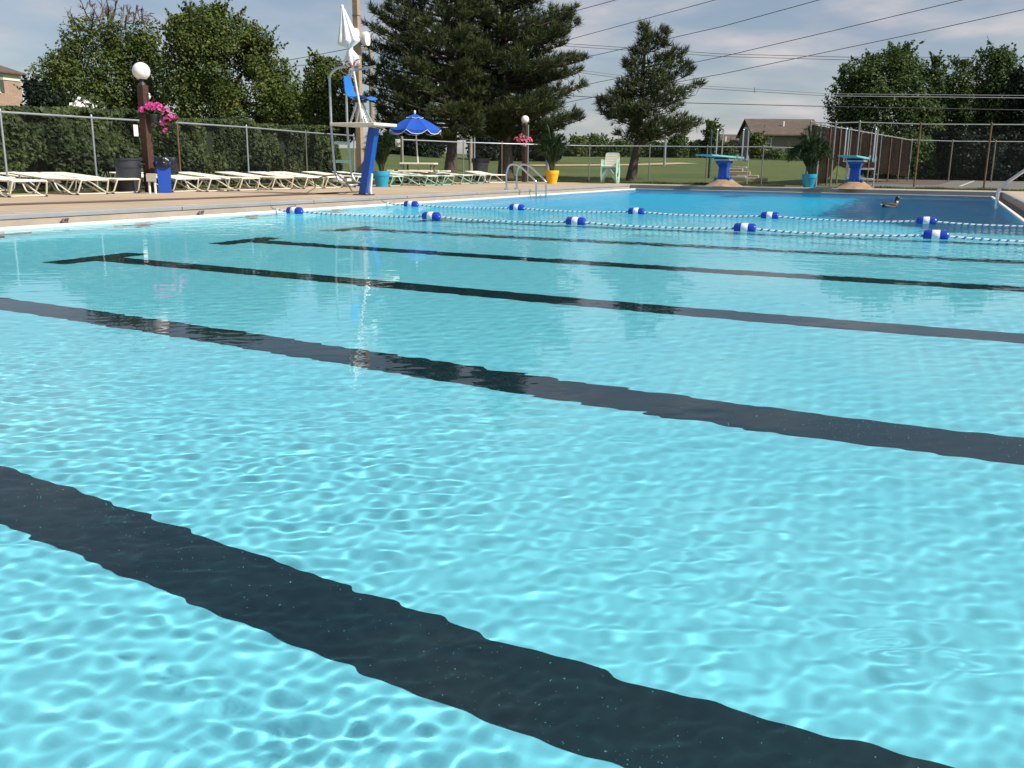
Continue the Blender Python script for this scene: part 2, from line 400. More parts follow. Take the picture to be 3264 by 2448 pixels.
# water: one rippled sheet
xs = list(np.concatenate([np.arange(-.04, 5.6, .02), np.arange(5.6, 11.2, .0115), np.arange(11.2, 12.4, .02)]))
while xs[-1] < WS: xs.append(xs[-1]+(.02+.06*(xs[-1]-12.4)))
xs = np.array(xs); ys = [Y0-.04]
while ys[-1] < LEN+.04: ys.append(ys[-1]+max(.0115, min(.06, .004*(ys[-1]-CAM[1]))))
ys = np.array(ys); X, Y = np.meshgrid(xs, ys); Z = np.zeros_like(X)
wr = np.random.default_rng(5)
calm = .66+.42*np.sin(.55*X+1.1)*np.sin(.43*Y-.6)+.25*np.sin(1.5*X-.9*Y+2)*np.sin(.8*X+1.2*Y)
calm *= 1-.42*np.exp(-((X-9.9)/1.3)**2-((Y-1.2)/2.6)**2)
calm = np.clip(calm, .55, 1.0)
NW = 110
tp = G(2330, 1930, 0); patch = np.exp(-(((X-tp[0])*.8+(Y-tp[1])*.6)/.34)**2-(((Y-tp[1])*.8-(X-tp[0])*.6)/.42)**2)
tp2 = G(2880, 2100, 0); patch2 = np.exp(-((X-tp2[0])/.13)**2-((Y-tp2[1])/.09)**2)
stepx = np.gradient(xs)[None, :]; stepy = np.gradient(ys)[:, None]
for i in range(NW):
    lam = .048*(.36/.048)**(wr.random()**1.25); kk = 2*np.pi/lam
    th = wr.normal(R(122), .36) if i % 4 < 3 else wr.normal(R(60), 1.0); sl = .0118*(lam/.12)**-.4
    amp = sl*math.sqrt(2/NW)/kk
    ph = wr.random()*6.28+1.1*np.sin(wr.normal()*1.3*X+wr.normal()*1.3*Y+wr.random()*6)
    # ripples too short for the coarser far part of the sheet die out there
    fade = np.clip(lam/(np.maximum(stepy, stepx)*3.0)-.6, 0, 1)
    boost = calm**.35*(1+2.6*patch*(lam < .12)+6.5*patch2*(lam < .12))/calm if lam < .14 else 1/np.maximum(calm, .5)*.8
    Z += fade*amp*boost*calm*np.sin(kk*(math.cos(th)*X+math.sin(th)*Y)+ph)
Z *= calm
Z += .004*np.exp(-((X-W+3.2)/2.5)**2-((Y-19.5)/3)**2)*np.sin(9*(Y+.2*X))*.6
ny, nx = X.shape; Vt = np.stack([X, Y, Z], -1).reshape(-1, 3)
idx = np.arange(ny*nx).reshape(ny, nx)
Qd = np.stack([idx[:-1, :-1], idx[:-1, 1:], idx[1:, 1:], idx[1:, :-1]], -1).reshape(-1, 4)
cen = Vt[Qd[:, 0]]
Qd = Qd[~((cen[:, 0] > W+.03) & (cen[:, 1] > YS+.03))]
used = np.zeros(len(Vt), bool); used[Qd.ravel()] = True
mp = np.cumsum(used)-1
wm = bpy.data.materials.new('pool_water'); wm.use_nodes = True; t = wm.node_tree; t.nodes.clear()
out = t.nodes.new('ShaderNodeOutputMaterial'); rf = t.nodes.new('ShaderNodeBsdfRefraction'); gl = t.nodes.new('ShaderNodeBsdfGlossy'); fr = t.nodes.new('ShaderNodeFresnel'); ms = t.nodes.new('ShaderNodeMixShader')
rf.inputs['IOR'].default_value = 1.333; rf.inputs['Roughness'].default_value = 0; rf.inputs['Color'].default_value = (.63, .945, 1, 1)
gl.inputs['Roughness'].default_value = .015; gl.inputs['Color'].default_value = (1, 1, 1, 1); fr.inputs['IOR'].default_value = 1.333
gco = t.nodes.new('ShaderNodeTexCoord'); spx = t.nodes.new('ShaderNodeSeparateXYZ'); t.links.new(gco.outputs['Object'], spx.inputs[0])
mrr = t.nodes.new('ShaderNodeMapRange'); mrr.inputs[1].default_value = 4.5; mrr.inputs[2].default_value = 15; mrr.inputs[3].default_value = 0; mrr.inputs[4].default_value = .075
t.links.new(spx.outputs[1], mrr.inputs[0])
rip = t.nodes.new('ShaderNodeTexNoise'); rip.inputs['Scale'].default_value = 3.6; rip.inputs['Detail'].default_value = 3; rip.inputs['Roughness'].default_value = .55
t.links.new(gco.outputs['Object'], rip.inputs['Vector'])
bmp = t.nodes.new('ShaderNodeBump'); t.links.new(rip.outputs['Fac'], bmp.inputs['Height']); t.links.new(mrr.outputs[0], bmp.inputs['Distance'])
for q_ in (rf, gl, fr): t.links.new(bmp.outputs[0], q_.inputs['Normal'])
mr2 = t.nodes.new('ShaderNodeMapRange'); mr2.inputs[1].default_value = 2.5; mr2.inputs[2].default_value = 13; mr2.inputs[3].default_value = .74; mr2.inputs[4].default_value = .45   # the wind-roughened far water mirrors less
t.links.new(spx.outputs[1], mr2.inputs[0])
frm = t.nodes.new('ShaderNodeMath'); frm.operation = 'MULTIPLY'; t.links.new(fr.outputs[0], frm.inputs[0]); t.links.new(mr2.outputs[0], frm.inputs[1])
t.links.new(frm.outputs[0], ms.inputs[0]); t.links.new(rf.outputs[0], ms.inputs[1]); t.links.new(gl.outputs[0], ms.inputs[2]); t.links.new(ms.outputs[0], out.inputs[0])
water = structure(fastmesh('water', Vt[used], mp[Qd], wm, smooth=True)); water.cycles.is_caustics_caster = True

# rim: white lip, gutter, coping
lipm = mat('white_lip', (.78, .77, .72), .5, var=.06); gutm = mat('gutter_concrete', (.46, .39, .31), .85, col2=(.36, .31, .26), vscale=2.5, bump=.2)
copm = mat('grey_coping', (.27, .29, .31), .75, col2=(.33, .345, .36), vscale=2)
mb = MB()
ring(mb, .0, -.05, -.012, .022, 0); ring(mb, -.012, .022, .0, .034, 0); ring(mb, .0, .034, .055, .034, 0); ring(mb, .055, .034, .06, -.02, 0)
structure(mb.build('pool_lip', [lipm, gutm]))
mb = MB(); ring(mb, .058, -.02, .30, -.01); ring(mb, .30, -.01, .302, .098); structure(mb.build('gutter', [gutm, copm]))
mb = MB()
for q in (.10, .155, .21, .265): mb.box((W+q, (YS+.4+LEN)/2, -.0105), (.022, LEN-YS-.5, .010)); mb.box((-q, (Y0+LEN)/2, -.0105), (.022, LEN-Y0-.2, .010))
structure(mb.build('gutter_slots', mat('dark_slot', (.03, .03, .03), .9)))
mb = MB(); ring(mb, .302, .097, .288, .10); ring(mb, .288, .10, .286, .145); ring(mb, .286, .145, .30, .1545); ring(mb, .30, .1545, .40, .1545)
structure(mb.build('coping', [copm, copm]))
mb = MB()                                   # joints between the coping stones
for y in np.arange(-1.2, LEN-.2, 3.05): mb.box((-.2845, y, .122), (.004, .012, .046)); mb.box((-.35, y, .155), (.10, .012, .002))
for x in np.arange(1.1, W, 2.4): mb.box((x, LEN+.2845, .122), (.012, .004, .046)); mb.box((x, LEN+.35, .155), (.012, .10, .002))
structure(mb.build('coping_joints', mat('dark_joint', (.09, .09, .09), .9)))

# deck
def deckmat():
    m = mat('tan_concrete', (.52, .40, .28), .9, var=.0); t = m.node_tree; b = t.nodes['Principled BSDF']
    g = t.nodes.new('ShaderNodeTexCoord')
    def noise(s, d):
        n = t.nodes.new('ShaderNodeTexNoise'); n.inputs['Scale'].default_value = s; n.inputs['Detail'].default_value = d; t.links.new(g.outputs['Object'], n.inputs['Vector']); return n
    n1, n2 = noise(.55, 6), noise(26, 4)
    r = t.nodes.new('ShaderNodeValToRGB'); e = r.color_ramp.elements
    e[0].position = .3; e[0].color = (.43, .335, .225, 1); e[1].position = .72; e[1].color = (.56, .445, .315, 1)
    t.links.new(n1.outputs['Fac'], r.inputs[0])
    mm = t.nodes.new('ShaderNodeMix'); mm.data_type = 'RGBA'; mm.blend_type = 'MULTIPLY'; mm.inputs[0].default_value = .5
    r2 = t.nodes.new('ShaderNodeValToRGB'); r2.color_ramp.elements[0].position = .35; r2.color_ramp.elements[0].color = (.72, .72, .72, 1); r2.color_ramp.elements[1].color = (1.1, 1.1, 1.1, 1)
    t.links.new(n2.outputs['Fac'], r2.inputs[0]); t.links.new(r.outputs[0], mm.inputs[6]); t.links.new(r2.outputs[0], mm.inputs[7])
    t.links.new(mm.outputs[2], b.inputs['Base Color'])
    bp = t.nodes.new('ShaderNodeBump'); bp.inputs['Strength'].default_value = .35; bp.inputs['Distance'].default_value = .004
    t.links.new(n2.outputs['Fac'], bp.inputs['Height']); t.links.new(bp.outputs[0], b.inputs['Normal']); return m
DXL, DYF, DXR, DYN = -6.05, 30.15, 30.0, -9.0
mb = MB(); o = .40; z = .15
rects = [(DXL, DYN, -o, LEN+o), (DXL, LEN+o, W+o, DYF), (-o, DYN, WS+o, Y0-o), (WS+o, DYN, DXR, YS+o), (W+o, YS+o, DXR, DYF)]
for a, b, c, d in rects: mb.add([(a, b, z), (c, b, z), (c, d, z), (a, d, z)], [(0, 1, 2, 3)])
for a, b, c, d in [(DXL, DYN, DXL, DYF), (DXL, DYF, DXR, DYF)]: mb.add([(a, b, z), (c, d, z), (c, d, z-.3), (a, b, z-.3)], [(0, 1, 2, 3)])
structure(mb.build('pool_deck', deckmat()))
mb = MB()
def strip(x0, y0, x1, y1, wd, z):
    a = np.array([x0, y0]); b = np.array([x1, y1]); n = np.array([-(b-a)[1], (b-a)[0]]); n = n/np.linalg.norm(n)*wd/2
    mb.add([(*(a-n), z), (*(b-n), z), (*(b+n), z), (*(a+n), z)], [(0, 1, 2, 3)])
strip(-1.0, -8, -1.0, 28.9, .045, .1535)                      # pale joint along the deck
strip(-1.0, 28.95, 11.9, 28.95, .03, .1535); strip(12.0, 14, 12.0, 28.9, .04, .1535)
for px0, px1, py in ((75, 168, 681), (1072, 1120, 635), (610, 640, 655)):
    a, b = G(px0, py, .1535), G(px1, py-2.5, .1535); strip(-.48, a[1], -.48, b[1], .07, .1535)
for px, py in ((3210, 616), (3230, 633), (2852, 604)):
    a = G(px, py, .1535); strip(a[0], a[1], a[0]+.35, a[1], .07, .1535)
structure(mb.build('deck_markings', mat('faded_white_paint', (.72, .68, .6), .8, var=.12, vscale=5)))

# ------------------------------------------------------------------ ground, court, path
def smooth01(a): a = np.clip(a, 0, 1); return a*a*(3-2*a)
def hgt(x, y):
    x = np.asarray(x, float); y = np.asarray(y, float)
    D = (x-CAM[0])*FH[0]+(y-CAM[1])*FH[1]; Lt = (x-CAM[0])*RH[0]+(y-CAM[1])*RH[1]
    h = .13+1.22*smooth01((D-31)/40)*1.0
    h = h+.42*smooth01((-Lt-1)/9)*smooth01((D-38)/18)
    cw = smooth01((x-3.2)/2.0)*smooth01((y-20)/10)                # the court side stays level
    h = h*(1-cw)+.13*cw
    lw = smooth01((-5.8-x)/1.5)*smooth01((24.5-y)/3)
    return h*(1-lw)+.13*lw
gx = np.unique(np.concatenate([np.linspace(-700, -90, 14), np.arange(-90, DXL, 1.5), [DXL], np.arange(DXL+1, 31, 1.0), [DXR], np.arange(32, 100, 2), np.linspace(100, 800, 14)]))
gy = np.unique(np.concatenate([np.linspace(-500, -30, 8), np.arange(-30, DYN, 3), [DYN], np.arange(DYN+1, DYF, 1.5), [DYF], np.arange(31, 110, 1.2), np.linspace(110, 1200, 16)]))
GX, GY = np.meshgrid(gx, gy); GZ = hgt(GX, GY)
Vg = np.stack([GX, GY, GZ], -1).reshape(-1, 3); ii = np.arange(GX.size).reshape(GX.shape)
Qg = np.stack([ii[:-1, :-1], ii[:-1, 1:], ii[1:, 1:], ii[1:, :-1]], -1).reshape(-1, 4)
c4 = Vg[Qg].mean(1)
inside = (c4[:, 0] > DXL) & (c4[:, 0] < DXR) & (c4[:, 1] > DYN) & (c4[:, 1] < DYF)
def lawnmat():
    m = mat('lawn', (.06, .085, .02), .95); t = m.node_tree; b = t.nodes['Principled BSDF']
    g = t.nodes.new('ShaderNodeTexCoord')
    def noise(s, d, ro=.6):
        n = t.nodes.new('ShaderNodeTexNoise'); n.inputs['Scale'].default_value = s; n.inputs['Detail'].default_value = d; n.inputs['Roughness'].default_value = ro; t.links.new(g.outputs['Object'], n.inputs['Vector']); return n
    n1, n2 = noise(.22, 5), noise(7, 8, .75)
    r = t.nodes.new('ShaderNodeValToRGB'); e = r.color_ramp.elements
    e[0].position = .3; e[0].color = (.066, .108, .024, 1); e[1].position = .75; e[1].color = (.125, .155, .042, 1)
    t.links.new(n1.outputs['Fac'], r.inputs[0])
    r2 = t.nodes.new('ShaderNodeValToRGB'); r2.color_ramp.elements[0].position = .3; r2.color_ramp.elements[0].color = (.5, .55, .5, 1); r2.color_ramp.elements[1].position = .75; r2.color_ramp.elements[1].color = (1.25, 1.2, 1.1, 1)
    t.links.new(n2.outputs['Fac'], r2.inputs[0])
    mm = t.nodes.new('ShaderNodeMix'); mm.data_type = 'RGBA'; mm.blend_type = 'MULTIPLY'; mm.inputs[0].default_value = .9
    t.links.new(r.outputs[0], mm.inputs[6]); t.links.new(r2.outputs[0], mm.inputs[7]); t.links.new(mm.outputs[2], b.inputs['Base Color'])
    bp = t.nodes.new('ShaderNodeBump'); bp.inputs['Strength'].default_value = .9; bp.inputs['Distance'].default_value = .08
    t.links.new(n2.outputs['Fac'], bp.inputs['Height']); t.links.new(bp.outputs[0], b.inputs['Normal']); return m
structure(fastmesh('ground', Vg, Qg[~inside], lawnmat(), smooth=True))

def sheet(name, pts, m, lift=.02, sub=24):                     # a strip laid on the terrain: pts are (x, y, halfwidth)
    V = []; Q = []
    P = np.array(pts, float); tt = np.linspace(0, len(P)-1, sub)
    for i, s in enumerate(tt):
        p = np.array([np.interp(s, range(len(P)), P[:, j]) for j in range(3)])
        q = np.array([np.interp(min(s+.02, len(P)-1), range(len(P)), P[:, j]) for j in range(2)])-np.array([np.interp(max(s-.02, 0), range(len(P)), P[:, j]) for j in range(2)])
        q /= np.linalg.norm(q); nn = np.array([-q[1], q[0]])
        for a in (-1, -.5, 0, .5, 1):
            xy = p[:2]+nn*a*p[2]; V.append((xy[0], xy[1], float(hgt(xy[0], xy[1]))+lift))
    for i in range(sub-1):
        for j in range(4): Q.append((i*5+j, i*5+j+1, (i+1)*5+j+1, (i+1)*5+j))
    return structure(fastmesh(name, np.array(V), np.array(Q), m))
a, b, c = AT(1690, 515, 50), AT(2020, 519, 52), AT(2195, 521, 55)
sheet('footpath', [(*a[:2], .75), (*b[:2], .75), (*c[:2], .75)], mat('sandy_path', (.42, .33, .21), .95, var=.15, vscale=3), .03)
mb = MB(); zc_ = .139
mb.add([(5.6, 32.5, zc_), (60, 32.5, zc_), (60, 58, zc_), (5.6, 58, zc_)], [(0, 1, 2, 3)])
structure(mb.build('sports_court', mat('worn_court', (.13, .125, .11), .95, col2=(.17, .16, .14), vscale=.8)))
mb = MB(); mb.add([(5.6, 40, zc_+.004), (9.0, 40, zc_+.004), (9.6, 57.9, zc_+.004), (5.6, 57.9, zc_+.004)], [(0, 1, 2, 3)])
structure(mb.build('court_border', mat('maroon_court', (.11, .075, .066), .95, var=.2, vscale=1.5)))
mb = MB()
for (x0, y0), (x1, y1) in (((9.8, 37.5), (10.6, 57)), ((12.6, 37), (14, 57)), ((17.4, 36), (20.2, 57))): strip(x0, y0, x1, y1, .10, zc_+.008)
structure(mb.build('court_lines', mat('court_white', (.55, .55, .5), .9)))
mb = MB(); mb.add([(-46, -20, .175), (-11.2, -20, .175), (-11.2, 22, .175), (-46, 22, .175)], [(0, 1, 2, 3)])
structure(mb.build('parking_lot', mat('brown_gravel', (.13, .105, .085), .95, col2=(.20, .165, .13), vscale=5, bump=.6, bscale=14)))

# grass edging beside the deck: blades in thin strips
def blades(segs, dens, hmin, hmax):
    Vs = []; tone = []
    for (x0, y0, x1, y1, wd) in segs:
        L = math.hypot(x1-x0, y1-y0); n = int(L*wd*dens)
        s = rng.random(n); q = (rng.random(n)-.5)*wd
        nx_, ny_ = -(y1-y0)/L, (x1-x0)/L
        x = x0+(x1-x0)*s+nx_*q; y = y0+(y1-y0)*s+ny_*q
        h = hmin+(hmax-hmin)*rng.random(n)*(.55+.45*np.sin(x*2.1+y*1.7)**2); an = rng.random(n)*6.28; wb = .006+.008*rng.random(n)
        z0 = np.maximum(hgt(x, y)-.02, .11)
        le = rng.normal(0, .35, (n, 2))*h[:, None]
        b0 = np.stack([x-np.cos(an)*wb, y-np.sin(an)*wb, z0], -1); b1 = np.stack([x+np.cos(an)*wb, y+np.sin(an)*wb, z0], -1)
        tp = np.stack([x+le[:, 0], y+le[:, 1], z0+h], -1)
        Vs.append(np.stack([b0, b1, tp], 1).reshape(-1, 3)); tone.append(rng.random(n))
    Vv = np.concatenate(Vs); return Vv, np.arange(len(Vv)).reshape(-1, 3), np.concatenate(tone)
segs = [(-5.9, 30.45, 4.4, 30.45, .5), (6.3, 30.45, 20, 30.45, .5), (-6.3, 4, -6.3, 26, .5), (1.7, 30.9, 4.0, 30.9, .4)]
Vb, Qb, Tb = blades(segs, 2600, .05, .15)
stuff(fastmesh('grass', Vb, Qb, M['grassblade'], tone=Tb), 'strips of rough green grass along the far edge of the deck', 'grass')

# ------------------------------------------------------------------ fences
def chain_fence(name, label, tops, mats, posts=None, wire=True, pr=.021, rr=.021, group=None, wstep=.06, mid=None):
    """tops: top-rail points; posts: points on that line carrying a post"""
    T = [np.array(p, float) for p in tops]; base = T[0].copy(); base[2] = float(hgt(base[0], base[1]))
    root = thing(name, label, 'fence', base, group=group)
    mb = MB(); mb.tube(T, rr, 8)
    if mid: mb.tube([np.array([p[0], p[1], float(hgt(p[0], p[1]))+mid]) for p in T], rr*.7, 6)
    mb.build('top_rail', mats[0], root, True)
    seg = [np.linalg.norm((b-a)[:2]) for a, b in zip(T, T[1:])]; cum = np.concatenate([[0], np.cumsum(seg)])
    def at(s): return np.array([np.interp(s, cum, [p[j] for p in T]) for j in range(3)])
    for i, p in enumerate(posts if posts is not None else T):
        p = np.array(p, float); g = float(hgt(p[0], p[1]))
        mb = MB(); mb.tube([(p[0], p[1], g-.05), (p[0], p[1], p[2]+.02)], pr, 8); mb.lathe([(pr*1.25, -.01), (pr*1.2, .03), (pr*.5, .06), (0, .065)], (p[0], p[1], p[2]+.01), 8)
        mb.build('post', mats[1][i % len(mats[1])] if isinstance(mats[1], (list, tuple)) else mats[1], root, True)
    if wire:
        mb = MB(); L = cum[-1]; n = int(L/wstep); wv = []; qs = []
        V = []; F = []; rw = .0007
        for i in range(-45, n+1):
            for sgn in (1, -1):
                h0 = None
                s0 = i*wstep; p0 = at(min(max(s0, 0), L)); H = p0[2]-float(hgt(p0[0], p0[1]))
                s1 = s0+H
                a, b = (s0, s1)
                if a < 0 or b > L: continue
                A, B = at(a), at(b)
                if sgn > 0: A[2] = float(hgt(A[0], A[1]))+.03
                else: B[2] = float(hgt(B[0], B[1]))+.03
                K = len(V); d = (B-A)/np.linalg.norm(B-A); u = np.cross(d, [0, 0, 1.]); u /= np.linalg.norm(u); v = np.cross(d, u)
                for P in (A, B):
                    for k in range(3):
                        an = k*2.094; V.append(P+rw*(math.cos(an)*u+math.sin(an)*v))
                F += [(K+k, K+(k+1) % 3, K+3+(k+1) % 3, K+3+k) for k in range(3)]
        fastmesh('wire_mesh', np.array(V), np.array(F), M['wire'], root)
    return root
top = [G(px, py, 1.65) for px, py in ((-330, 338), (0, 356.5), (291, 375), (564, 391), (785, 405.6), (974, 422), (1127, 432.5))]
chain_fence('chain_link_fence', 'long galvanised chain-link fence in front of the clipped hedge', top, (M['rail'], [M['rail'], M['rail'], M['rail'], M['rust'], M['rail'], M['olddull'], M['rail']]), group=None, wstep=.062)
bt = [AT(*q) for q in ((1281, 445, 30.5), (1477, 453.5, 32.4), (1600, 457.5, 33.6), (1880, 465, 34.5), (2072, 466, 34.6), (2255, 468, 34.5), (2434, 468.5, 34.3), (2582, 473, 34.1))]
chain_fence('chain_link_fence', 'low chain-link fence between the far deck and the lawn with the leaning pine', bt, (M['rail'], [M['dullgrey'], M['dullgrey'], M['olddull']]), wstep=.062, pr=.021, rr=.018)
tf = [AT(*q) for q in ((2585, 390, 34.1), (2664, 392, 34.1), (2741, 390, 34.1), (2935, 396, 34.0), (3161, 397, 34.0), (3420, 398, 34.0))]
chain_fence('court_fence', 'tall chain-link court fence with rusty posts on the pool side of the court', tf, (M['dullgrey'], [M['dullgrey'], M['dullgrey'], M['dullgrey'], M['rust'], M['rust'], M['rust']]), pr=.033, wstep=.07)
wf = [AT(2585+(2907-2585)*s, 391+(447-391)*s, 34.2+(48-34.2)*(s*34.2/(48-(48-34.2)*s))) for s in np.linspace(0, 1, 11)]
cf = chain_fence('windscreen_fence', 'court side fence hung with a dark brown windscreen', wf, (M['wirepale'], [M['olddull'], M['dullgrey'], M['rust']]), wire=False, pr=.03)
mb = MB(); nrm = np.array([-(wf[-1]-wf[0])[1], (wf[-1]-wf[0])[0], 0]); nrm /= np.linalg.norm(nrm)
Vw = []; Fw = []
for i, p in enumerate(wf):
    g = float(hgt(p[0], p[1])); lo = g+(.05 if i < 3 else .95-.07*i)
    for s_, zz_ in ((.045, p[2]-.06), (.045, lo), (.049, p[2]-.06), (.049, lo)): Vw.append((p[0]+nrm[0]*s_, p[1]+nrm[1]*s_, zz_))
for i in range(len(wf)-1):
    a = i*4; b = a+4; Fw += [(a, a+1, b+1, b), (a+2, b+2, b+3, a+3)]
mb.add(Vw, Fw); mb.build('windscreen', M['windscreen'], cf)
ff = [AT(*q) for q in ((2907, 446, 48.2), (3037, 450, 48.6), (3174, 451, 49), (3330, 452, 49.5))]
chain_fence('court_fence', 'farther chain-link fence across the back of the court, in front of the dark trees', ff, (M['dullgrey'], M['olddull']), wstep=.08, pr=.035)

# ------------------------------------------------------------------ leaves, trees, pines, shrubs
def leafcards(P, Nn, size, squash=.6):
    n = len(P); rv = rng.normal(0, 1, (n, 3)); Nn = Nn/np.linalg.norm(Nn, axis=1, keepdims=True)
    t = np.cross(Nn, rv); t /= np.linalg.norm(t, axis=1, keepdims=True)+1e-9; b = np.cross(Nn, t)
    s = size*(.65+.7*rng.random(n))[:, None]
    V = np.stack([P-t*s, P+b*s*squash+Nn*s*.12, P+t*s, P-b*s*squash+Nn*s*.12], 1).reshape(-1, 3)
    return V, np.arange(4*n).reshape(-1, 4)
def sil(rows, y):
    ys_ = [r[0] for r in rows]
    return np.interp(y, ys_, [r[1] for r in rows]), np.interp(y, ys_, [r[2] for r in rows])
def crown_points(rows, D, nclump, per, rc, thick=.85, shell=.45):
    ys_ = np.array([r[0] for r in rows]); wd = np.array([r[2]-r[1] for r in rows])
    yy = np.linspace(ys_[0], ys_[-1], 200); ww = np.interp(yy, ys_, wd); pm = D/FPX
    P, Nn, T = [], [], []; cl = []
    for _ in range(nclump):
        y = rng.choice(yy, p=ww/ww.sum()); xl, xr = sil(rows, y); wm = (xr-xl)/2*pm
        r = rc*(.6+.8*rng.random()); r = min(r, max(.25, wm*.8))
        an = rng.random()*2*math.pi; rho = (shell+(1-shell)*rng.random()**.6)*max(.05, wm-r*.65)
        c = AT((xl+xr)/2, y, D)+RH*math.cos(an)*rho+FH*math.sin(an)*rho*thick
        q = rng.normal(0, 1, (per, 3)); q /= np.linalg.norm(q, axis=1, keepdims=True)
        k = (.45+.55*rng.random(per)**.5)[:, None]
        P.append(c+q*k*r*np.array([1, 1, .82])); Nn.append(q*.7+rng.normal(0, .45, (per, 3))+np.array([0, 0, .35]))
        T.append(np.clip(rng.normal(.5+rng.normal(0, .13), .2, per), 0, 1)); cl.append((c, r))
    return np.concatenate(P), np.concatenate(Nn), np.concatenate(T), cl
def tree(label, rows, D, foot, m='leafA', nclump=90, per=90, rc=.9, size=.13, trunk=.2, group=None, name='tree', bark='bark2', forks=10, cat='tree', bare=None, gz=None, thick=.85, sprig=.7):
    P, Nn, T, cl = crown_points(rows, D, nclump, int(per*1.35), rc, thick)
    g = AT(foot, 500, D); gz_ = float(hgt(g[0], g[1])) if gz is None else gz; base = np.array([g[0], g[1], gz_])
    root = thing(name, label, cat, base, group=group)
    pm = D/FPX; SP, SN, ST = [], [], []                             # leafy twigs that break the outline
    for _ in range(int(nclump*sprig)):
        y = rows[0][0]+(rows[-1][0]-rows[0][0])*rng.random()**1.5*.85; xl, xr = sil(rows, y); q = rng.random()*2-1
        q = math.copysign(abs(q)**.35, q); c = AT((xl+xr)/2+q*(xr-xl)/2*.97, y, D)+FH*rng.normal(0, .25)*(xr-xl)*pm*.5*math.sqrt(max(0, 1-q*q)+.05)
        dr = RH*q*.55+np.array([0, 0, .75])+rng.normal(0, .25, 3); ln = rc*(.5+.7*rng.random()); k_ = int(per*.22)
        tt_ = rng.random((k_, 1)); SP.append(c+dr*ln*tt_+rng.normal(0, rc*.13, (k_, 3))*(1.1-tt_)); SN.append(rng.normal(0, 1, (k_, 3))+np.array([0, 0, .5])); ST.append(np.clip(rng.normal(.62, .18, k_), 0, 1))
    P = np.concatenate([P]+SP); Nn = np.concatenate([Nn]+SN); T = np.concatenate([T]+ST)
    V, Q = leafcards(P, Nn, size*.78); fastmesh('crown', V, Q, M[m], root, T)
    mb = MB(); mid = rows[len(rows)//2]; ctr = AT((mid[1]+mid[2])/2, mid[0], D)
    mb.tube([base-np.array([0, 0, .1]), base*.6+ctr*.4, ctr], [trunk, trunk*.75, trunk*.4], 8)
    order = rng.permutation(len(cl))[:forks]
    for i in order:
        c, r = cl[i]; s = base*.45+ctr*.55; s = s*(1-.3)+ctr*.3*1 if rng.random() < .5 else s
        mb.tube([s, (s+c)/2+np.array([0, 0, .15]), c], [trunk*.4, trunk*.25, trunk*.1], 5)
    mb.build('trunk', M[bark], root, True)
    if bare:
        twig = mat('dead_twigs', (.16, .12, .11), .9)
        for (x0, y0, x1, y1) in bare:
            mb = MB()
            a = AT(x0, y0, D+rng.normal(0, .8)); b = AT(x1, y1, D+rng.normal(0, .8)); L = np.linalg.norm(b-a)
            md = (a+b)/2+rng.normal(0, .05*L, 3); mb.tube([a, md, b], [.05, .036, .016], 4)
            for _ in range(7):
                s = .25+.7*rng.random(); q = a+(b-a)*s; d = (b-a)/L+rng.normal(0, .55, 3); d /= np.linalg.norm(d)
                e = q+d*L*.3*(1.1-s*.6); mb.tube([q, (q+e)/2+rng.normal(0, .03, 3), e], [.024, .018, .010], 3)
                for _ in range(3):
                    q2 = q+(e-q)*(.3+.6*rng.random()); d2 = d+rng.normal(0, .6, 3); mb.tube([q2, q2+d2*L*.09], [.012, .008], 3)
            mb.build('bare_branch', twig, root)
    return root

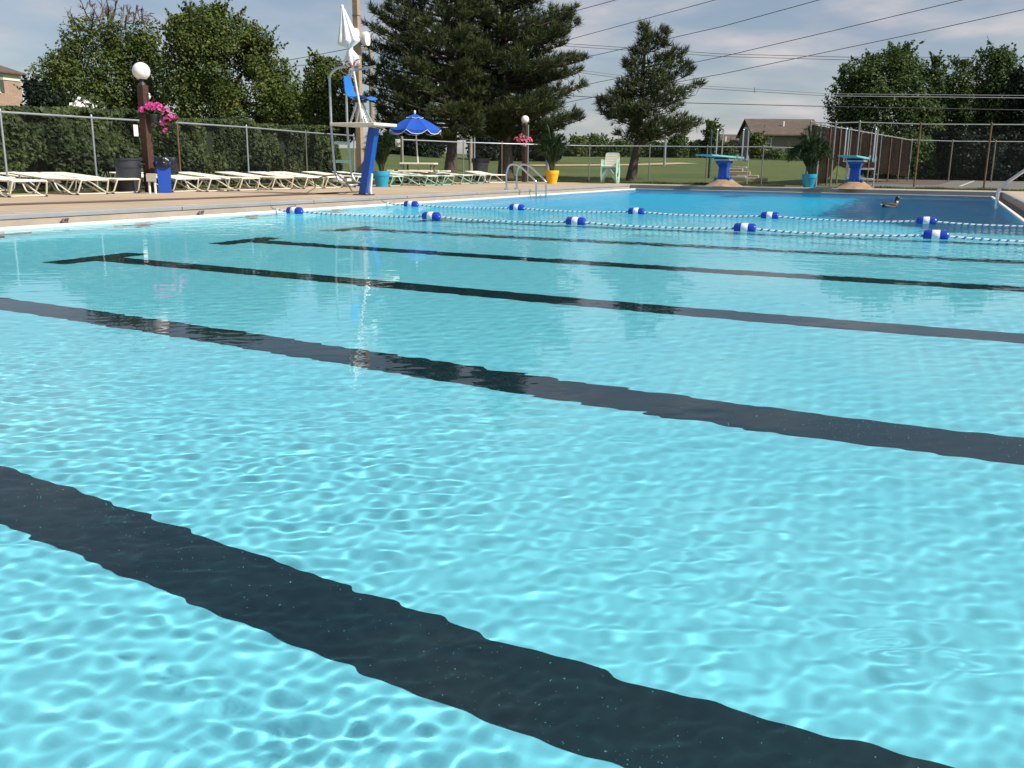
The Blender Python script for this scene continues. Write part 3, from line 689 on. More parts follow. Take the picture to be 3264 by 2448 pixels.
def pine(label, rows, D, tpath, nb=120, tufts=30, trunk=.24, length=.21, lean=1.0):
    tp = [AT(x, y, D) for x, y in tpath]; zs = [p[2] for p in tp]
    base = tp[0].copy(); base[2] = float(hgt(base[0], base[1]))
    root = thing('pine_tree', label, 'pine tree', base, group=None)
    mb = MB(); n = len(tp); mb.tube([base-np.array([0, 0, .15])]+tp[1:], [trunk*1.25]+[trunk*(1-.85*i/(n-1)) for i in range(1, n)], 10)
    def tr(z): return np.array([np.interp(z, zs, [p[j] for p in tp]) for j in range(3)])
    ys_ = np.array([r[0] for r in rows]); P = []; Dn = []; T = []; pm = D/FPX
    y0, y1 = ys_[0], ys_[-1]
    bl = MB()
    for i in range(nb):
        f = (i+rng.random())/nb; y = y0+(y1-y0)*f**.85; xl, xr = sil(rows, y)
        pz = AT((xl+xr)/2, y, D)[2]; t0 = tr(pz); tx = (t0-CAM)@RH/DEP(t0)*FPX+1632
        wl = max(.15, (tx-xl)*pm); wr_ = max(.15, (xr-tx)*pm)
        an = rng.random()*2*math.pi; ca, sa = math.cos(an), math.sin(an)
        Rr = (abs(ca)*(wr_ if ca > 0 else wl)+abs(sa)*.8*(wl+wr_)/2)/(abs(ca)+abs(sa)); Rr *= .84+.30*rng.random()
        out = RH*ca+FH*sa; rise = Rr*(.30 if f < .5 else .16); drop = Rr*(.06 if f < .4 else .14)
        s0 = t0-np.array([0, 0, rise*.75]); e = t0+out*Rr+np.array([0, 0, rise*.25])
        md = s0+out*Rr*.55+np.array([0, 0, rise*.3-drop*.4])
        pts = [(1-q)**2*s0+2*q*(1-q)*md+q*q*e for q in np.linspace(0, 1, 7)]
        bl.tube(pts, [max(.008, trunk*.26*(1-.85*q)*min(1, Rr/2.5)) for q in np.linspace(0, 1, 7)], 4)
        nt_ = int(tufts*max(.35, min(1.5, Rr/1.8)))
        side = np.cross(out, [0, 0, 1.])
        for _ in range(nt_):
            q = 1-.72*rng.random()**1.25; c = (1-q)**2*s0+2*q*(1-q)*md+q*q*e
            sp = Rr*.20*(1.15-q)+.06
            o = side*rng.normal(0, sp)+np.array([0, 0, abs(rng.normal(0, sp*.55))-.05*sp])
            P.append(c+o); d = out*.55+o/(np.linalg.norm(o)+.05)*.45+np.array([0, 0, .75]); Dn.append(d/np.linalg.norm(d)); T.append(rng.normal(.45, .16)+.25*(q-.6))
    for k in range(26):                                              # leader
        z = zs[-1]-rng.random()*.6; P.append(tr(z)+rng.normal(0, .06, 3)); Dn.append(np.array([0, 0, 1.])); T.append(.6)
    P = np.array(P); Dn = np.array(Dn); T = np.array(T); K = 15
    n = len(P); Pk = np.repeat(P, K, 0); dk = np.repeat(Dn, K, 0)+rng.normal(0, .55, (n*K, 3)); dk /= np.linalg.norm(dk, axis=1, keepdims=True)
    Lk = length*(.6+.7*rng.random(n*K))[:, None]; sd = np.cross(dk, rng.normal(0, 1, (n*K, 3))); sd /= np.linalg.norm(sd, axis=1, keepdims=True); wk = Lk*.06
    Pk = Pk+dk*Lk*rng.random((n*K, 1))*.25
    V = np.stack([Pk-sd*wk, Pk+sd*wk, Pk+dk*Lk+sd*wk*.3, Pk+dk*Lk-sd*wk*.3], 1).reshape(-1, 3)
    fastmesh('crown', V, np.arange(4*n*K).reshape(-1, 4), M['needle'], root, np.clip(np.repeat(T, K)+rng.normal(0, .1, n*K), 0, 1))
    bl.build('branch', M['bark'], root); mb.build('trunk', M['bark'], root, True)
    return root

tree('broad maple with bare dead twigs sticking out of its top, near the brick house',
     [(88, 235, 490), (110, 222, 508), (140, 216, 515), (165, 205, 520), (200, 168, 525), (235, 118, 530), (270, 100, 535), (310, 90, 540), (350, 92, 540), (385, 100, 540)], 44, 330, nclump=190, per=130, rc=.62, size=.085, sprig=.2,
     bare=[(300, 80, 262, 15), (325, 85, 285, 5), (345, 90, 335, -20), (352, 85, 372, 0), (385, 80, 395, 12), (410, 75, 405, 20), (425, 75, 437, 18), (440, 80, 452, 25), (245, 210, 195, 160), (262, 215, 205, 150), (238, 95, 225, 40), (290, 100, 300, 30), (318, 95, 322, -10), (362, 100, 352, 30), (398, 95, 415, 25), (455, 100, 470, 45), (225, 130, 190, 95)])
tree('biggest rounded maple, left of the tall timber pole, with a full leafy crown',
     [(37, 640, 690), (60, 575, 735), (90, 545, 795), (120, 536, 855), (150, 533, 868), (200, 528, 905), (250, 525, 935), (300, 525, 975), (350, 525, 1010), (420, 535, 1030)], 42, 740, nclump=260, per=130, rc=.66, size=.085)
tree('smaller pointed maple just left of the tall timber pole',
     [(193, 1015, 1045), (205, 992, 1072), (225, 986, 1095), (250, 972, 1118), (290, 968, 1135), (350, 960, 1150), (430, 965, 1160)], 39, 1060, nclump=110, per=110, rc=.5, size=.075)
tree('dark spiky evergreen beside the corner of the brick house', [(265, 85, 105), (285, 80, 130), (310, 84, 170), (345, 80, 240), (390, 80, 250)], 38, 130, m='leafD', nclump=60, per=90, rc=.45, size=.08, name='evergreen_shrub', cat='shrub')
pine('tall dark pine right behind the blue parasol, left of the pair',
     [(-150, 1385, 1405), (-60, 1300, 1460), (0, 1228, 1490), (70, 1203, 1500), (105, 1187, 1500), (165, 1158, 1510), (240, 1170, 1520), (300, 1165, 1530), (350, 1185, 1540), (400, 1200, 1540), (440, 1260, 1520)], 36,
     [(1434, 560), (1440, 480), (1446, 380), (1440, 200), (1425, 50), (1396, -160)], nb=190, tufts=30)
pine('tallest and widest dark pine, behind the globe lamp with the hanging basket',
     [(-260, 1590, 1620), (-120, 1530, 1680), (0, 1478, 1718), (50, 1460, 1810), (100, 1448, 1810), (150, 1440, 1826), (200, 1430, 1856), (260, 1430, 1828), (336, 1430, 1870), (385, 1440, 1858), (412, 1480, 1795), (440, 1540, 1740)], 37.5,
     [(1612, 556), (1612, 450), (1610, 300), (1606, 100), (1603, -100), (1604, -270)], nb=230, tufts=32, trunk=.28)
pine('solitary smaller pine leaning on the lawn, left of the diving boards',
     [(88, 2048, 2106), (110, 2042, 2110), (135, 2040, 2112), (158, 1985, 2112), (200, 1966, 2145), (232, 1968, 2178), (252, 1988, 2218), (290, 1935, 2215), (325, 1900, 2234), (350, 1876, 2222), (398, 1900, 2230), (425, 1910, 2190), (450, 1990, 2120)], 37,
     [(2010, 563), (2022, 510), (2036, 440), (2043, 362), (2052, 200), (2060, 86)], nb=108, tufts=19, trunk=.19, length=.22)
tree('widest leafy tree of the right-hand group, rising behind the maroon windscreen',
     [(170, 2862, 2882), (185, 2815, 2898), (200, 2765, 2940), (225, 2702, 2952), (263, 2664, 2966), (316, 2648, 2992), (369, 2640, 3010), (450, 2645, 3030), (560, 2650, 3040)], 62, 2830, m='leafB', nclump=330, per=120, rc=.85, size=.11, gz=.13)
tree('slender tree with a thin pointed top, next to the widest tree on the right', [(188, 2978, 2990), (215, 2966, 3000), (260, 2958, 3012), (350, 2950, 3030), (540, 2945, 3040)], 61, 2990, m='leafB', nclump=80, per=100, rc=.55, size=.10, gz=.13)
tree('loose tree with two uneven tops, between the slender tree and the tall round one', [(200, 3052, 3085), (225, 3008, 3104), (260, 3000, 3120), (350, 2992, 3130), (560, 2990, 3140)], 63, 3065, m='leafB', nclump=130, per=105, rc=.7, size=.10, gz=.13)
tree('tall round-topped tree at the right, the highest on its side of the picture', [(162, 3160, 3202), (180, 3132, 3226), (230, 3118, 3240), (300, 3108, 3252), (400, 3105, 3260), (560, 3105, 3270)], 60, 3180, m='leafB', nclump=170, per=110, rc=.72, size=.10, gz=.13)
tree('almost black evergreen cut off by the right edge of the picture', [(240, 3235, 3330), (300, 3205, 3360), (400, 3180, 3380), (570, 3160, 3390)], 56, 3280, m='leafD', nclump=140, per=110, rc=.7, size=.12, gz=.13, name='evergreen_tree', bark='bark')
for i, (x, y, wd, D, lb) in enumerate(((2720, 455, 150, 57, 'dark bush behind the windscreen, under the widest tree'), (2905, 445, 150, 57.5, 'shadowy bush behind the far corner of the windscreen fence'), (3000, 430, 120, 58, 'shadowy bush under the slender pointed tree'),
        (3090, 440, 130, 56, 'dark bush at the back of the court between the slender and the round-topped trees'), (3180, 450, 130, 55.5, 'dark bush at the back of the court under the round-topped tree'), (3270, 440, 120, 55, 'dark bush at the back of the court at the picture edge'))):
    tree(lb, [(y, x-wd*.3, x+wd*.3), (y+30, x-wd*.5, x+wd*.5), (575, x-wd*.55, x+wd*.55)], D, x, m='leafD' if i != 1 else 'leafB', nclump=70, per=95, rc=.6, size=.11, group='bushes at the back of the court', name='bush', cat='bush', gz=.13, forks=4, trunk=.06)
far = [(1795, 470, 80, 'bush right of the yellow planter palm'), (1842, 440, 56, 'pale young tree beside the planter palm, left end of the far bushes'), (1905, 437, 96, 'wide bush behind the stacked chairs, left of the leaning pine'), (1975, 450, 90, 'low bush just left of the leaning pine trunk'),
       (2050, 452, 96, 'bush directly behind the leaning pine trunk'), (2110, 462, 70, 'low bush beside the thin lamp pole on the lawn'), (2160, 434, 62, 'taller bush right of the thin lamp pole'), (2222, 455, 86, 'wide bush left of the slim green tree'),
       (2318, 462, 70, 'low bush below the small brown roof'), (2416, 430, 52, 'pale upright bush at the corner of the beige house'), (2475, 488, 90, 'low bush below the beige house window'), (2540, 474, 80, 'olive bush in front of the beige house wall'), (2600, 486, 70, 'low bush behind the right-hand planter palm')]
for x, y, wd, lb in far:
    tree(lb, [(y, x-wd*.2, x+wd*.2), (y+14, x-wd*.42, x+wd*.42), (515, x-wd*.56, x+wd*.56)], 68+rnd.random()*5, x, m='leafA' if 'pale' in lb or 'olive' in lb else 'leafB', nclump=46, per=75, rc=.55, size=.10, group='bushes beyond the lawn', name='bush', cat='bush', forks=3, trunk=.05)
tree('slim green tree with a rounded tip, left of the small brown roof', [(393, 2262, 2278), (408, 2252, 2288), (435, 2248, 2292), (470, 2245, 2300), (512, 2240, 2305)], 70, 2270, m='leafA', nclump=60, per=85, rc=.5, size=.10, trunk=.1)
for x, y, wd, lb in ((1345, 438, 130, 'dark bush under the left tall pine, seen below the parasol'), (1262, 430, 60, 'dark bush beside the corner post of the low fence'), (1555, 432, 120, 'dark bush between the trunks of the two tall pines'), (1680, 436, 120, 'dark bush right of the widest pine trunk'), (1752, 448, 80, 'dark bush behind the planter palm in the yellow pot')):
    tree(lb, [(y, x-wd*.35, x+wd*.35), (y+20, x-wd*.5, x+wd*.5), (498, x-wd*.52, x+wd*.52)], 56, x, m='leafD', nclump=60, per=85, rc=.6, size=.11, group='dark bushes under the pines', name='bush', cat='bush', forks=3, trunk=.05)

# clipped hedge behind the long fence
hp0, hp1 = G(-330, 338, 1.65), G(1127, 432.5, 1.65)
hd = (hp1-hp0); hd[2] = 0; HL = np.linalg.norm(hd); hd /= HL; hn = np.array([-hd[1], hd[0], 0])     # hn points away from the pool
g0 = hp0+hn*.45; g0[2] = .13
hroot = thing('hedge', 'long clipped green hedge standing right behind the chain-link fence', 'hedge', g0)
n = 60000
s = rng.random(n)*HL; q = rng.random(n); fc = rng.random(n)
lump = .16*np.sin(s*2.1)+.13*np.sin(s*5.3+1)+.08*np.sin(s*11+2)+.55*np.clip(np.sin(s*3.3+2*np.sin(s*.9))*np.sin(4.4*q+s*1.4+2), 0, 1)**2
topz = 1.83+.05*np.sin(s*1.3)+.05*np.sin(s*4.1)+.03*np.sin(s*9)
d = np.where(fc < .62, .12+lump*.5+.12*rng.random(n)-0.0, .1+1.5*rng.random(n)); z = np.where(fc < .62, .18+(topz-.18)*q**.9, topz-.10*rng.random(n))
d = d+np.where(fc < .62, .25*np.sin(z*3.2+s*1.7)*.4+.35*np.maximum(0, .55-z), 0)
xg = lambda px: float((G(px, 560, .2)[:2]-g0[:2])@hd[:2])
Phd = g0+hd*s[:, None]+hn*(d)[:, None]; Phd[:, 2] = z
# thinner foot with gaps under it near the brown paving
def pxof(P): v = P-CAM; return 1632+FPX*(v@RR)/(v@FF)
px_ = pxof(Phd); gap = ((px_ > 62) & (px_ < 195) & (z < .80-.0011*np.abs(px_-125)*4)) | ((px_ > 325) & (px_ < 392) & (z < .62)) | ((px_ > 565) & (px_ < 690) & (z < .5+.06*np.sin(px_*.2))) | ((px_ > 770) & (px_ < 850) & (z < .66))
gap |= (z < .42+.12*np.sin(s*3.7)) & (rng.random(n) < .75)
keep = ~gap; Phd = Phd[keep]; nk = len(Phd)
Nh = -hn*(.9)+rng.normal(0, .5, (nk, 3))+np.array([0, 0, .5]); Vh, Qh = leafcards(Phd, Nh, .062, .6)
tone = np.clip(.42+.16*np.sin(s[keep]*1.9+z[keep]*2.3)+.1*np.sin(s[keep]*6+z[keep]*5)+rng.normal(0, .17, nk)+.12*(z[keep] > 1.6), 0, 1)
fastmesh('foliage', Vh, Qh, M['hedge'], hroot, tone)
mb = MB()
for i in range(int(HL/.42)):
    s0 = i*.42+rng.random()*.3; b = g0+hd*s0+hn*(.75+.3*rng.random())
    for k in range(5):
        e = b+hd*rng.normal(0, .3)+hn*rng.normal(-.1, .25); mb.tube([(b[0], b[1], .1), ((b[0]+e[0])/2, (b[1]+e[1])/2, .7), (e[0], e[1], 1.5)], [.022, .016, .006], 4)
mb.build('stem', M['bark2'], hroot)
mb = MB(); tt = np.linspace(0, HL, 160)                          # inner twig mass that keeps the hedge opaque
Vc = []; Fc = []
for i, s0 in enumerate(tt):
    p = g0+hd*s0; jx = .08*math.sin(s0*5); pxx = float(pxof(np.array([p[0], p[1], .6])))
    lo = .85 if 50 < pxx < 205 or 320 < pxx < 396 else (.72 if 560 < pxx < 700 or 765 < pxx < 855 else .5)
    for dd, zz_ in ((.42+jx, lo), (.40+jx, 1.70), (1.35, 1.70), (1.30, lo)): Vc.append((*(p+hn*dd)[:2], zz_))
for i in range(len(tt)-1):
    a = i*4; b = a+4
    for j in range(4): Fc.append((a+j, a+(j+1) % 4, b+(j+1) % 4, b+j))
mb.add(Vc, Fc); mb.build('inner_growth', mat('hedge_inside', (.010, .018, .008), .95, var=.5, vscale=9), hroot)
fb = AT(290, 400, 27); fbz = np.array([fb[0], fb[1], .13])
fr_ = thing('white_patch_foliage', 'white patches among leaves showing over the hedge under the maple with dead twigs', 'shrub', fbz)
P, Nn, T, _ = crown_points([(322, 255, 320), (345, 225, 345), (400, 215, 355)], 27, 34, 60, .3); V, Q = leafcards(P, Nn, .05); fastmesh('foliage', V, Q, M['leafB'], fr_, T)
P, Nn, T, _ = crown_points([(326, 245, 320), (345, 225, 345), (368, 225, 345)], 26.8, 12, 26, .22, shell=.8); V, Q = leafcards(P, Nn, .055, .8); fastmesh('blossom', V, Q, mat('white_patch', (.85, .85, .82), .6), fr_)  # white cards stand in for something white glimpsed behind the leaves

# ------------------------------------------------------------------ houses
def wallbox(mb, o, X, Y, x0, x1, z0, z1, d0, d1, mi=0):            # box in a house's own frame
    c = o+X*(x0+x1)/2+Y*(d0+d1)/2+np.array([0, 0, (z0+z1)/2]); M3 = np.stack([X, Y, np.array([0, 0, 1.])], 1); mb.box(c, (x1-x0, d1-d0, z1-z0), mi=mi, M3=M3)
def window(root, o, X, Y, xc, z0, w_, h, shutters=False, sash=True):
    mb = MB(); t = .07
    wallbox(mb, o, X, Y, xc-w_/2-t, xc-w_/2, z0-t, z0+h+t, -.07, .02); wallbox(mb, o, X, Y, xc+w_/2, xc+w_/2+t, z0-t, z0+h+t, -.07, .02)
    wallbox(mb, o, X, Y, xc-w_/2, xc+w_/2, z0+h, z0+h+t, -.07, .02); wallbox(mb, o, X, Y, xc-w_/2, xc+w_/2, z0-t, z0, -.07, .02)
    if sash: wallbox(mb, o, X, Y, xc-w_/2, xc+w_/2, z0+h*.48, z0+h*.52, -.05, .01)
    for q in (.33, .67): wallbox(mb, o, X, Y, xc-w_/2+w_*q-.012, xc-w_/2+w_*q+.012, z0+h*.521, z0+h, -.04, .0)
    fr = mb.build('window', M['wtrim'], root)
    mb = MB(); wallbox(mb, o, X, Y, xc-w_/2, xc+w_/2, z0, z0+h, -.02, -.004); p = mb.build('pane', M['glass']); p.data.transform(Matrix.Translation(-Vector(root['_w']))); p.parent = fr
    mb = MB(); wallbox(mb, o, X, Y, xc-w_/2-t-.05, xc+w_/2+t+.05, z0-t-.08, z0-t-.002, -.13, .02); p = mb.build('sill', M['wtrim']); p.data.transform(Matrix.Translation(-Vector(root['_w']))); p.parent = fr
    if shutters:
        for a in (-1, 1):
            mb = MB(); c = xc+a*(w_/2+t+.27); wallbox(mb, o, X, Y, c-.24, c+.24, z0-t, z0+h+t, -.055, -.001)
            for q in range(12): wallbox(mb, o, X, Y, c-.19, c+.19, z0+h*q/12+.02, z0+h*q/12+.07, -.075, -.056)
            mb.build('shutter', M['shutter'], root)
D = 80; rc = AT(74, 345, D); zb = .13; O = np.array([rc[0], rc[1], 0])     # right front corner of the brick house
e1, e2 = AT(72, 237, D), AT(0, 228, D-2.6)
TH = R(75); X = RH*math.cos(TH)+FH*math.sin(TH); Y = np.array([-X[1], X[0], 0])
root = thing('brick_house', 'pink-brown brick house with green shutters and white trim at the left edge', 'house', (O[0], O[1], zb))
ez = AT(72, 240, D)[2]
mb = MB(); wallbox(mb, O, X, Y, -14, 0, zb, ez-.5, 0, 9); mb.build('wall', M['brick'], root)
mb = MB(); wallbox(mb, O, X, Y, -14.05, .05, ez-.5, ez, -.06, 9.05); mb.build('frieze', M['cream'], root)
mb = MB(); rz_ = ez+2.3
c8 = [O+X*-14.4-Y*.4, O+X*.4-Y*.4, O+X*.4+Y*9.4, O+X*-14.4+Y*9.4]; rg = [O+X*-9.4+Y*4.5, O+X*-4.6+Y*4.5]
V = [(p[0], p[1], ez) for p in c8]+[(p[0], p[1], rz_) for p in rg]+[(p[0], p[1], ez+.12) for p in c8]
mb.add(V, [(0, 3, 2, 1), (6, 7, 5, 4), (7, 8, 5), (8, 9, 4, 5), (9, 6, 4), (0, 1, 7, 6), (1, 2, 8, 7), (2, 3, 9, 8), (3, 0, 6, 9)]); mb.build('roof', M['roof'], root)
def pxm(px):
    k_ = (px-1632)/FPX; L0 = float((O-CAM)@RH); D_ = DEP(O); return (k_*D_-L0)/(math.cos(TH)-k_*math.sin(TH))
z1, z2 = AT(50, 297, D)[2], AT(50, 247, D)[2]
window(root, O, X, Y, pxm(46), z1, .66, z2-z1, True); window(root, O, X, Y, pxm(-1), z1, .66, z2-z1, True); window(root, O, X, Y, pxm(-48), z1, .66, z2-z1, True)
window(root, O, X, Y, pxm(42), z1-3.0, .8, z2-z1, False)
mb = MB(); wallbox(mb, O, X, Y, pxm(8)-1.0, pxm(8)+.35, zb+2.1, zb+2.9, -.9, -.002); mb.build('porch_roof', M['cream'], root)
mb = MB(); mb.tube([(*(O+X*.04-Y*.08)[:2], zb), (*(O+X*.04-Y*.08)[:2], ez-.36)], .05, 8); mb.build('downpipe', M['wtrim'], root)

def gable(name, label, D, pxl, pxr, y_ridge, y_eave, gz, rot, depth, wm, win=None, vent=None, hip=0.0):
    X = RH*math.cos(rot)+FH*math.sin(rot); Y = np.array([-X[1], X[0], 0])
    pl = AT(pxl, y_eave, D); Wd = (pxr-pxl)/FPX*D/math.cos(rot); O = np.array([pl[0], pl[1], 0]); ez = pl[2]; rz_ = AT((pxl+pxr)/2, y_ridge, D+depth*.3)[2]
    root = thing(name, label, 'house', (O[0], O[1], gz))
    mb = MB(); wallbox(mb, O, X, Y, 0, Wd, gz, ez, 0, depth)
    for xx in (0.0, Wd-.2):                                         # gable ends
        mb.prism([(.05, ez), (depth-.05, ez), (depth/2, rz_-.12)], .2, O+X*(xx+.1), Y, (0, 0, 1), X)
    mb.build('wall', wm, root)
    mb = MB()
    for sg in (0, 1):
        a0 = -.5 if sg == 0 else depth+.5; sl = (rz_-ez)/(depth/2); zb_ = ez-.5*sl+.03
        P = [O+X*-.35+Y*a0, O+X*(Wd+.35)+Y*a0, O+X*(Wd+.35-hip)+Y*depth/2, O+X*(-.35+hip)+Y*depth/2]
        V = [(*P[0][:2], zb_), (*P[1][:2], zb_), (*P[2][:2], rz_), (*P[3][:2], rz_)]; V += [(x, y, z-.14) for x, y, z in V]
        mb.add(V, [(0, 1, 2, 3), (7, 6, 5, 4), (0, 4, 5, 1), (1, 5, 6, 2), (3, 2, 6, 7), (0, 3, 7, 4)])
    rf_ = mb.build('roof', M['roof'], root)
    if vent:
        mb = MB(); p = O+X*Wd*vent+Y*depth*.24; mb.tube([(p[0], p[1], ez+.5), (p[0], p[1], ez+(rz_-ez)*.48+.55)], .12, 8); o = mb.build('vent_pipe', M['wtrim']); o.data.transform(Matrix.Translation(-Vector(root['_w']))); o.parent = rf_
    if win: window(root, O, X, Y, Wd*win[0], ez-win[1], win[2], win[3])
    return root
gable('beige_house', 'beige house with a large brown shingle roof and one white window, beyond the lawn', 108, 2404, 2603, 377, 424, 1.35, R(-4), 10, M['tan'], win=(.21, 1.75, .75, 1.2), vent=.5)
gable('small_house', 'lower brown-roofed house left of the beige house, mostly hidden by bushes', 116, 2300, 2432, 427, 470, 1.35, R(5), 9, M['tan'], vent=.21)

# ------------------------------------------------------------------ poles and cables
def pole(name, label, cat, px, ytop, ybot, D, r, m, gz=None):
    p = AT(px, ybot, D); q = p.copy(); q[2] = ZAT(p, ytop); g = float(hgt(p[0], p[1])) if gz is None else gz
    mb = MB(); mb.tube([(p[0], p[1], g-.05), (p[0], p[1], q[2]*.5), (p[0], p[1], q[2])], [r, r*.92, r*.85], 10)
    mb.lathe([(r*.87, 0), (r*.6, .05), (0, .06)], (p[0], p[1], q[2]-.004), 10)
    o = mb.build(name, m, None, True); tag(o, label, cat); return p, q
pole('light_pole', 'thin pale metal pole on the lawn right of the leaning pine', 'pole', 2118, 425, 517, 52, .07, M['rail'])
pole('timber_post', 'pale timber post standing on the lawn between the two tall pines', 'post', 1500, 438, 505, 44, .10, M['greywood'])
pole('metal_post', 'thin grey metal post right against the timber post on the lawn', 'post', 1512, 436, 504, 44.3, .045, M['rail'])
pole('timber_post', 'pale post on the lawn just left of the parasol pole, behind the fence corner', 'post', 1281, 424, 470, 46, .08, M['greywood'])
pole('green_post', 'dark green post behind the low fence, left of the diving boards', 'post', 2262, 420, 520, 40, .055, mat('green_paint', (.02, .07, .07), .5))
pole('green_post', 'pale green post behind the right-hand planter pot', 'post', 2600, 480, 596, 33.3, .03, M['rail'], gz=.15)
mb = MB(); p = AT(1745, 505, 45); mb.tube([(p[0], p[1], hgt(p[0], p[1])), (p[0], p[1], hgt(p[0], p[1])+.6)], .09, 8); mb.lathe([(.12, 0), (.11, .05), (0, .06)], (p[0], p[1], float(hgt(p[0], p[1]))+.6), 8); tag(mb.build('bollard', M['rail'], None, True), 'short grey bollard on the lawn beside the yellow pot palm', 'bollard')
D = 58; p = AT(1187, 420, D); g = float(hgt(p[0], p[1]))
ur = thing('utility_pole', 'weathered utility pole with a crossarm half hidden by the left tall pine', 'utility pole', (p[0], p[1], g))
zt = AT(1187, 118, D)[2]; mb = MB(); mb.tube([(p[0], p[1], g), (p[0], p[1], zt)], [.17, .13], 10); mb.build('pole', M['greywood'], ur, True)
za = AT(1187, 157, D)[2]; mb = MB(); mb.box((p[0], p[1], za), (1.9, .14, .14), rz=math.atan2(RH[1], RH[0])); mb.build('crossarm', M['greywood'], ur)
for k in (-.8, -.35, .8):
    q = np.array([p[0], p[1], za])+RH*k; mb = MB(); mb.lathe([(.03, 0), (.05, .06), (.035, .1), (.055, .14), (.03, .2), (0, .21)], (q[0], q[1], za+.07), 8); mb.build('insulator', M['iron'], ur, True)
mb = MB(); q = np.array([p[0], p[1], zt]); mb.tube(arc([q+RH*.05, q+RH*.15+np.array([0, 0, .25]), q+RH*.55+np.array([0, 0, .2]), q+RH*.6-np.array([0, 0, 1.4])], 5, .2), .035, 6); mb.build('conduit', M['rail'], ur, True)

def cable(label, pts, D0, D1, r=.015, m='wireline', sag=0.0, group='power lines across the sky'):
    (x0, y0), (x1, y1) = pts[0], pts[-1]; P = []
    for i in range(25):
        s = i/24; x = np.interp(s, np.linspace(0, 1, len(pts)), [q[0] for q in pts]); y = np.interp(s, np.linspace(0, 1, len(pts)), [q[1] for q in pts])
        dd = 1/((1-s)/D0+s/D1); P.append(AT(x, y+sag*4*s*(1-s), dd))
    o = MB().tube(P, r, 5).build('power_line', M[m], None, True); tag(o, label, 'power line', group)
cable('highest dark power line leaving the top of the picture right of the tall pines', ((1100, 235), (1775, 51), (2080, -32)), 60, 40)
cable('second dark power line down, rising from the tall pine to the top edge', ((1100, 318), (1807, 128), (2279, 0), (2420, -38)), 60, 40)
cable('third dark power line down, crossing above the tip of the leaning pine', ((1100, 382), (1786, 201), (2300, 85), (2720, -30)), 60, 38)
cable('fourth dark power line down, passing behind the upper branches of the leaning pine', ((1150, 440), (1829, 278), (2300, 181), (2647, 100), (3100, -8)), 60, 38)
cable('lowest rising dark power line, passing behind the right side of the leaning pine', ((1150, 470), (1847, 318), (2300, 236), (2950, 100), (3330, 16)), 60, 38)
cable('thin far cable, upper wire of the nearly level pair high over the lawn', ((1500, 110), (1804, 139), (2300, 172), (2700, 182), (3340, 183)), 120, 110, .03, 'wireline', 0, 'thin far cables')
cable('thin far cable, lower wire of the nearly level pair high over the lawn', ((1500, 118), (1804, 147), (2300, 180), (2700, 191), (3340, 192)), 120, 110, .03, 'wireline', 0, 'thin far cables')
cable('upper wire of the pale double cable running in front of the right-hand trees', ((1500, 170), (1854, 224), (2216, 272), (2647, 299), (3340, 305)), 55, 46, .013, 'wirepale', 0, 'pale cables in front of the trees')
cable('lower thicker wire of the pale double cable running in front of the right-hand trees', ((1500, 178), (1854, 232), (2216, 280), (2647, 306), (3340, 313)), 55, 46, .018, 'wirepale', 0, 'pale cables in front of the trees')
cable('lowest level dark cable crossing the sky left of the right-hand trees', ((1500, 270), (1829, 306), (2187, 328), (2660, 340), (3340, 352)), 60, 50, .02)
cable('upper of two wires left of the white closed umbrella', ((860, 203), (1000, 177), (1104, 157), (1187, 143)), 75, 58, .022, 'wireline', 0, 'wires left of the timber pole')
cable('lower of two wires left of the white closed umbrella', ((900, 214), (1000, 205), (1100, 194), (1187, 180)), 75, 58, .022, 'wireline', 0, 'wires left of the timber pole')
for px, yy in ((2405, 288), (2712, 306), (3030, 308)):
    a = AT(px, yy-9, 50.5); b = AT(px, yy+8, 50.5); o = MB().tube([a, (a+b)/2, b], .018, 5).build('cable_spacer', M['iron'], None, True)
    tag(o, {2405: 'small spacer hanging on the pale double cable over the beige house', 2712: 'small spacer on the pale double cable in front of the widest tree', 3030: 'small spacer on the pale double cable before the loose two-topped tree'}[px], 'cable spacer', 'cable spacers')

# timber pole with two white lamp heads behind the lifeguard chair
p = G(1150, 583, .15); D = DEP(p)
pr_ = thing('timber_pole', 'tall raw timber pole with two white floodlight heads behind the lifeguard chair', 'pole', p)
zt = ZAT(p, -40); mb = MB(); mb.box((p[0], p[1], (zt+.1)/2), (.18, .18, zt-.1), rz=R(4)); mb.build('pole', M['polewood'], pr_, bevel=.012)
mb = MB(); z = ZAT(p, 50); mb.box((p[0], p[1], z), (.192, .192, .03), rz=R(4)); mb.build('band', M['olddull'], pr_)
for sgn, px, py, rt in ((-1, 1133, 112, .55), (1, 1163, 124, -.6)):
    c = AT(px, py, D-.12); ax = RH*math.sin(rt)*1.0-FH*math.cos(rt); ax = RH*sgn*.92-FH*.35; ax /= np.linalg.norm(ax); sd = np.array([-ax[1], ax[0], 0]); upv = np.array([0, 0, 1.])
    mb = MB(); V = []
    for (dpt, wd, ht) in ((-.10, .10, .22), (-.05, .15, .31), (.06, .17, .34), (.10, .16, .32)):
        for k in range(16):
            a = 2*math.pi*k/16; e = 2.6; cx = math.copysign(abs(math.cos(a))**(2/e), math.cos(a)); sx_ = math.copysign(abs(math.sin(a))**(2/e), math.sin(a))
            V.append(c+ax*dpt+sd*cx*wd+upv*(sx_*ht*.62))
    F = [(i*16+k, i*16+(k+1) % 16, (i+1)*16+(k+1) % 16, (i+1)*16+k) for i in range(3) for k in range(16)]+[tuple(range(16))[::-1], tuple(range(48, 64))]
    mb.add(V, F); h_ = mb.build('floodlight', M['white'], pr_, True)
    mb = MB(); q = np.array([p[0], p[1], c[2]]); mb.tube([q+(c-q)*.2, c-ax*.06], .045, 8); mb.build('bracket', M['white'], pr_, True)

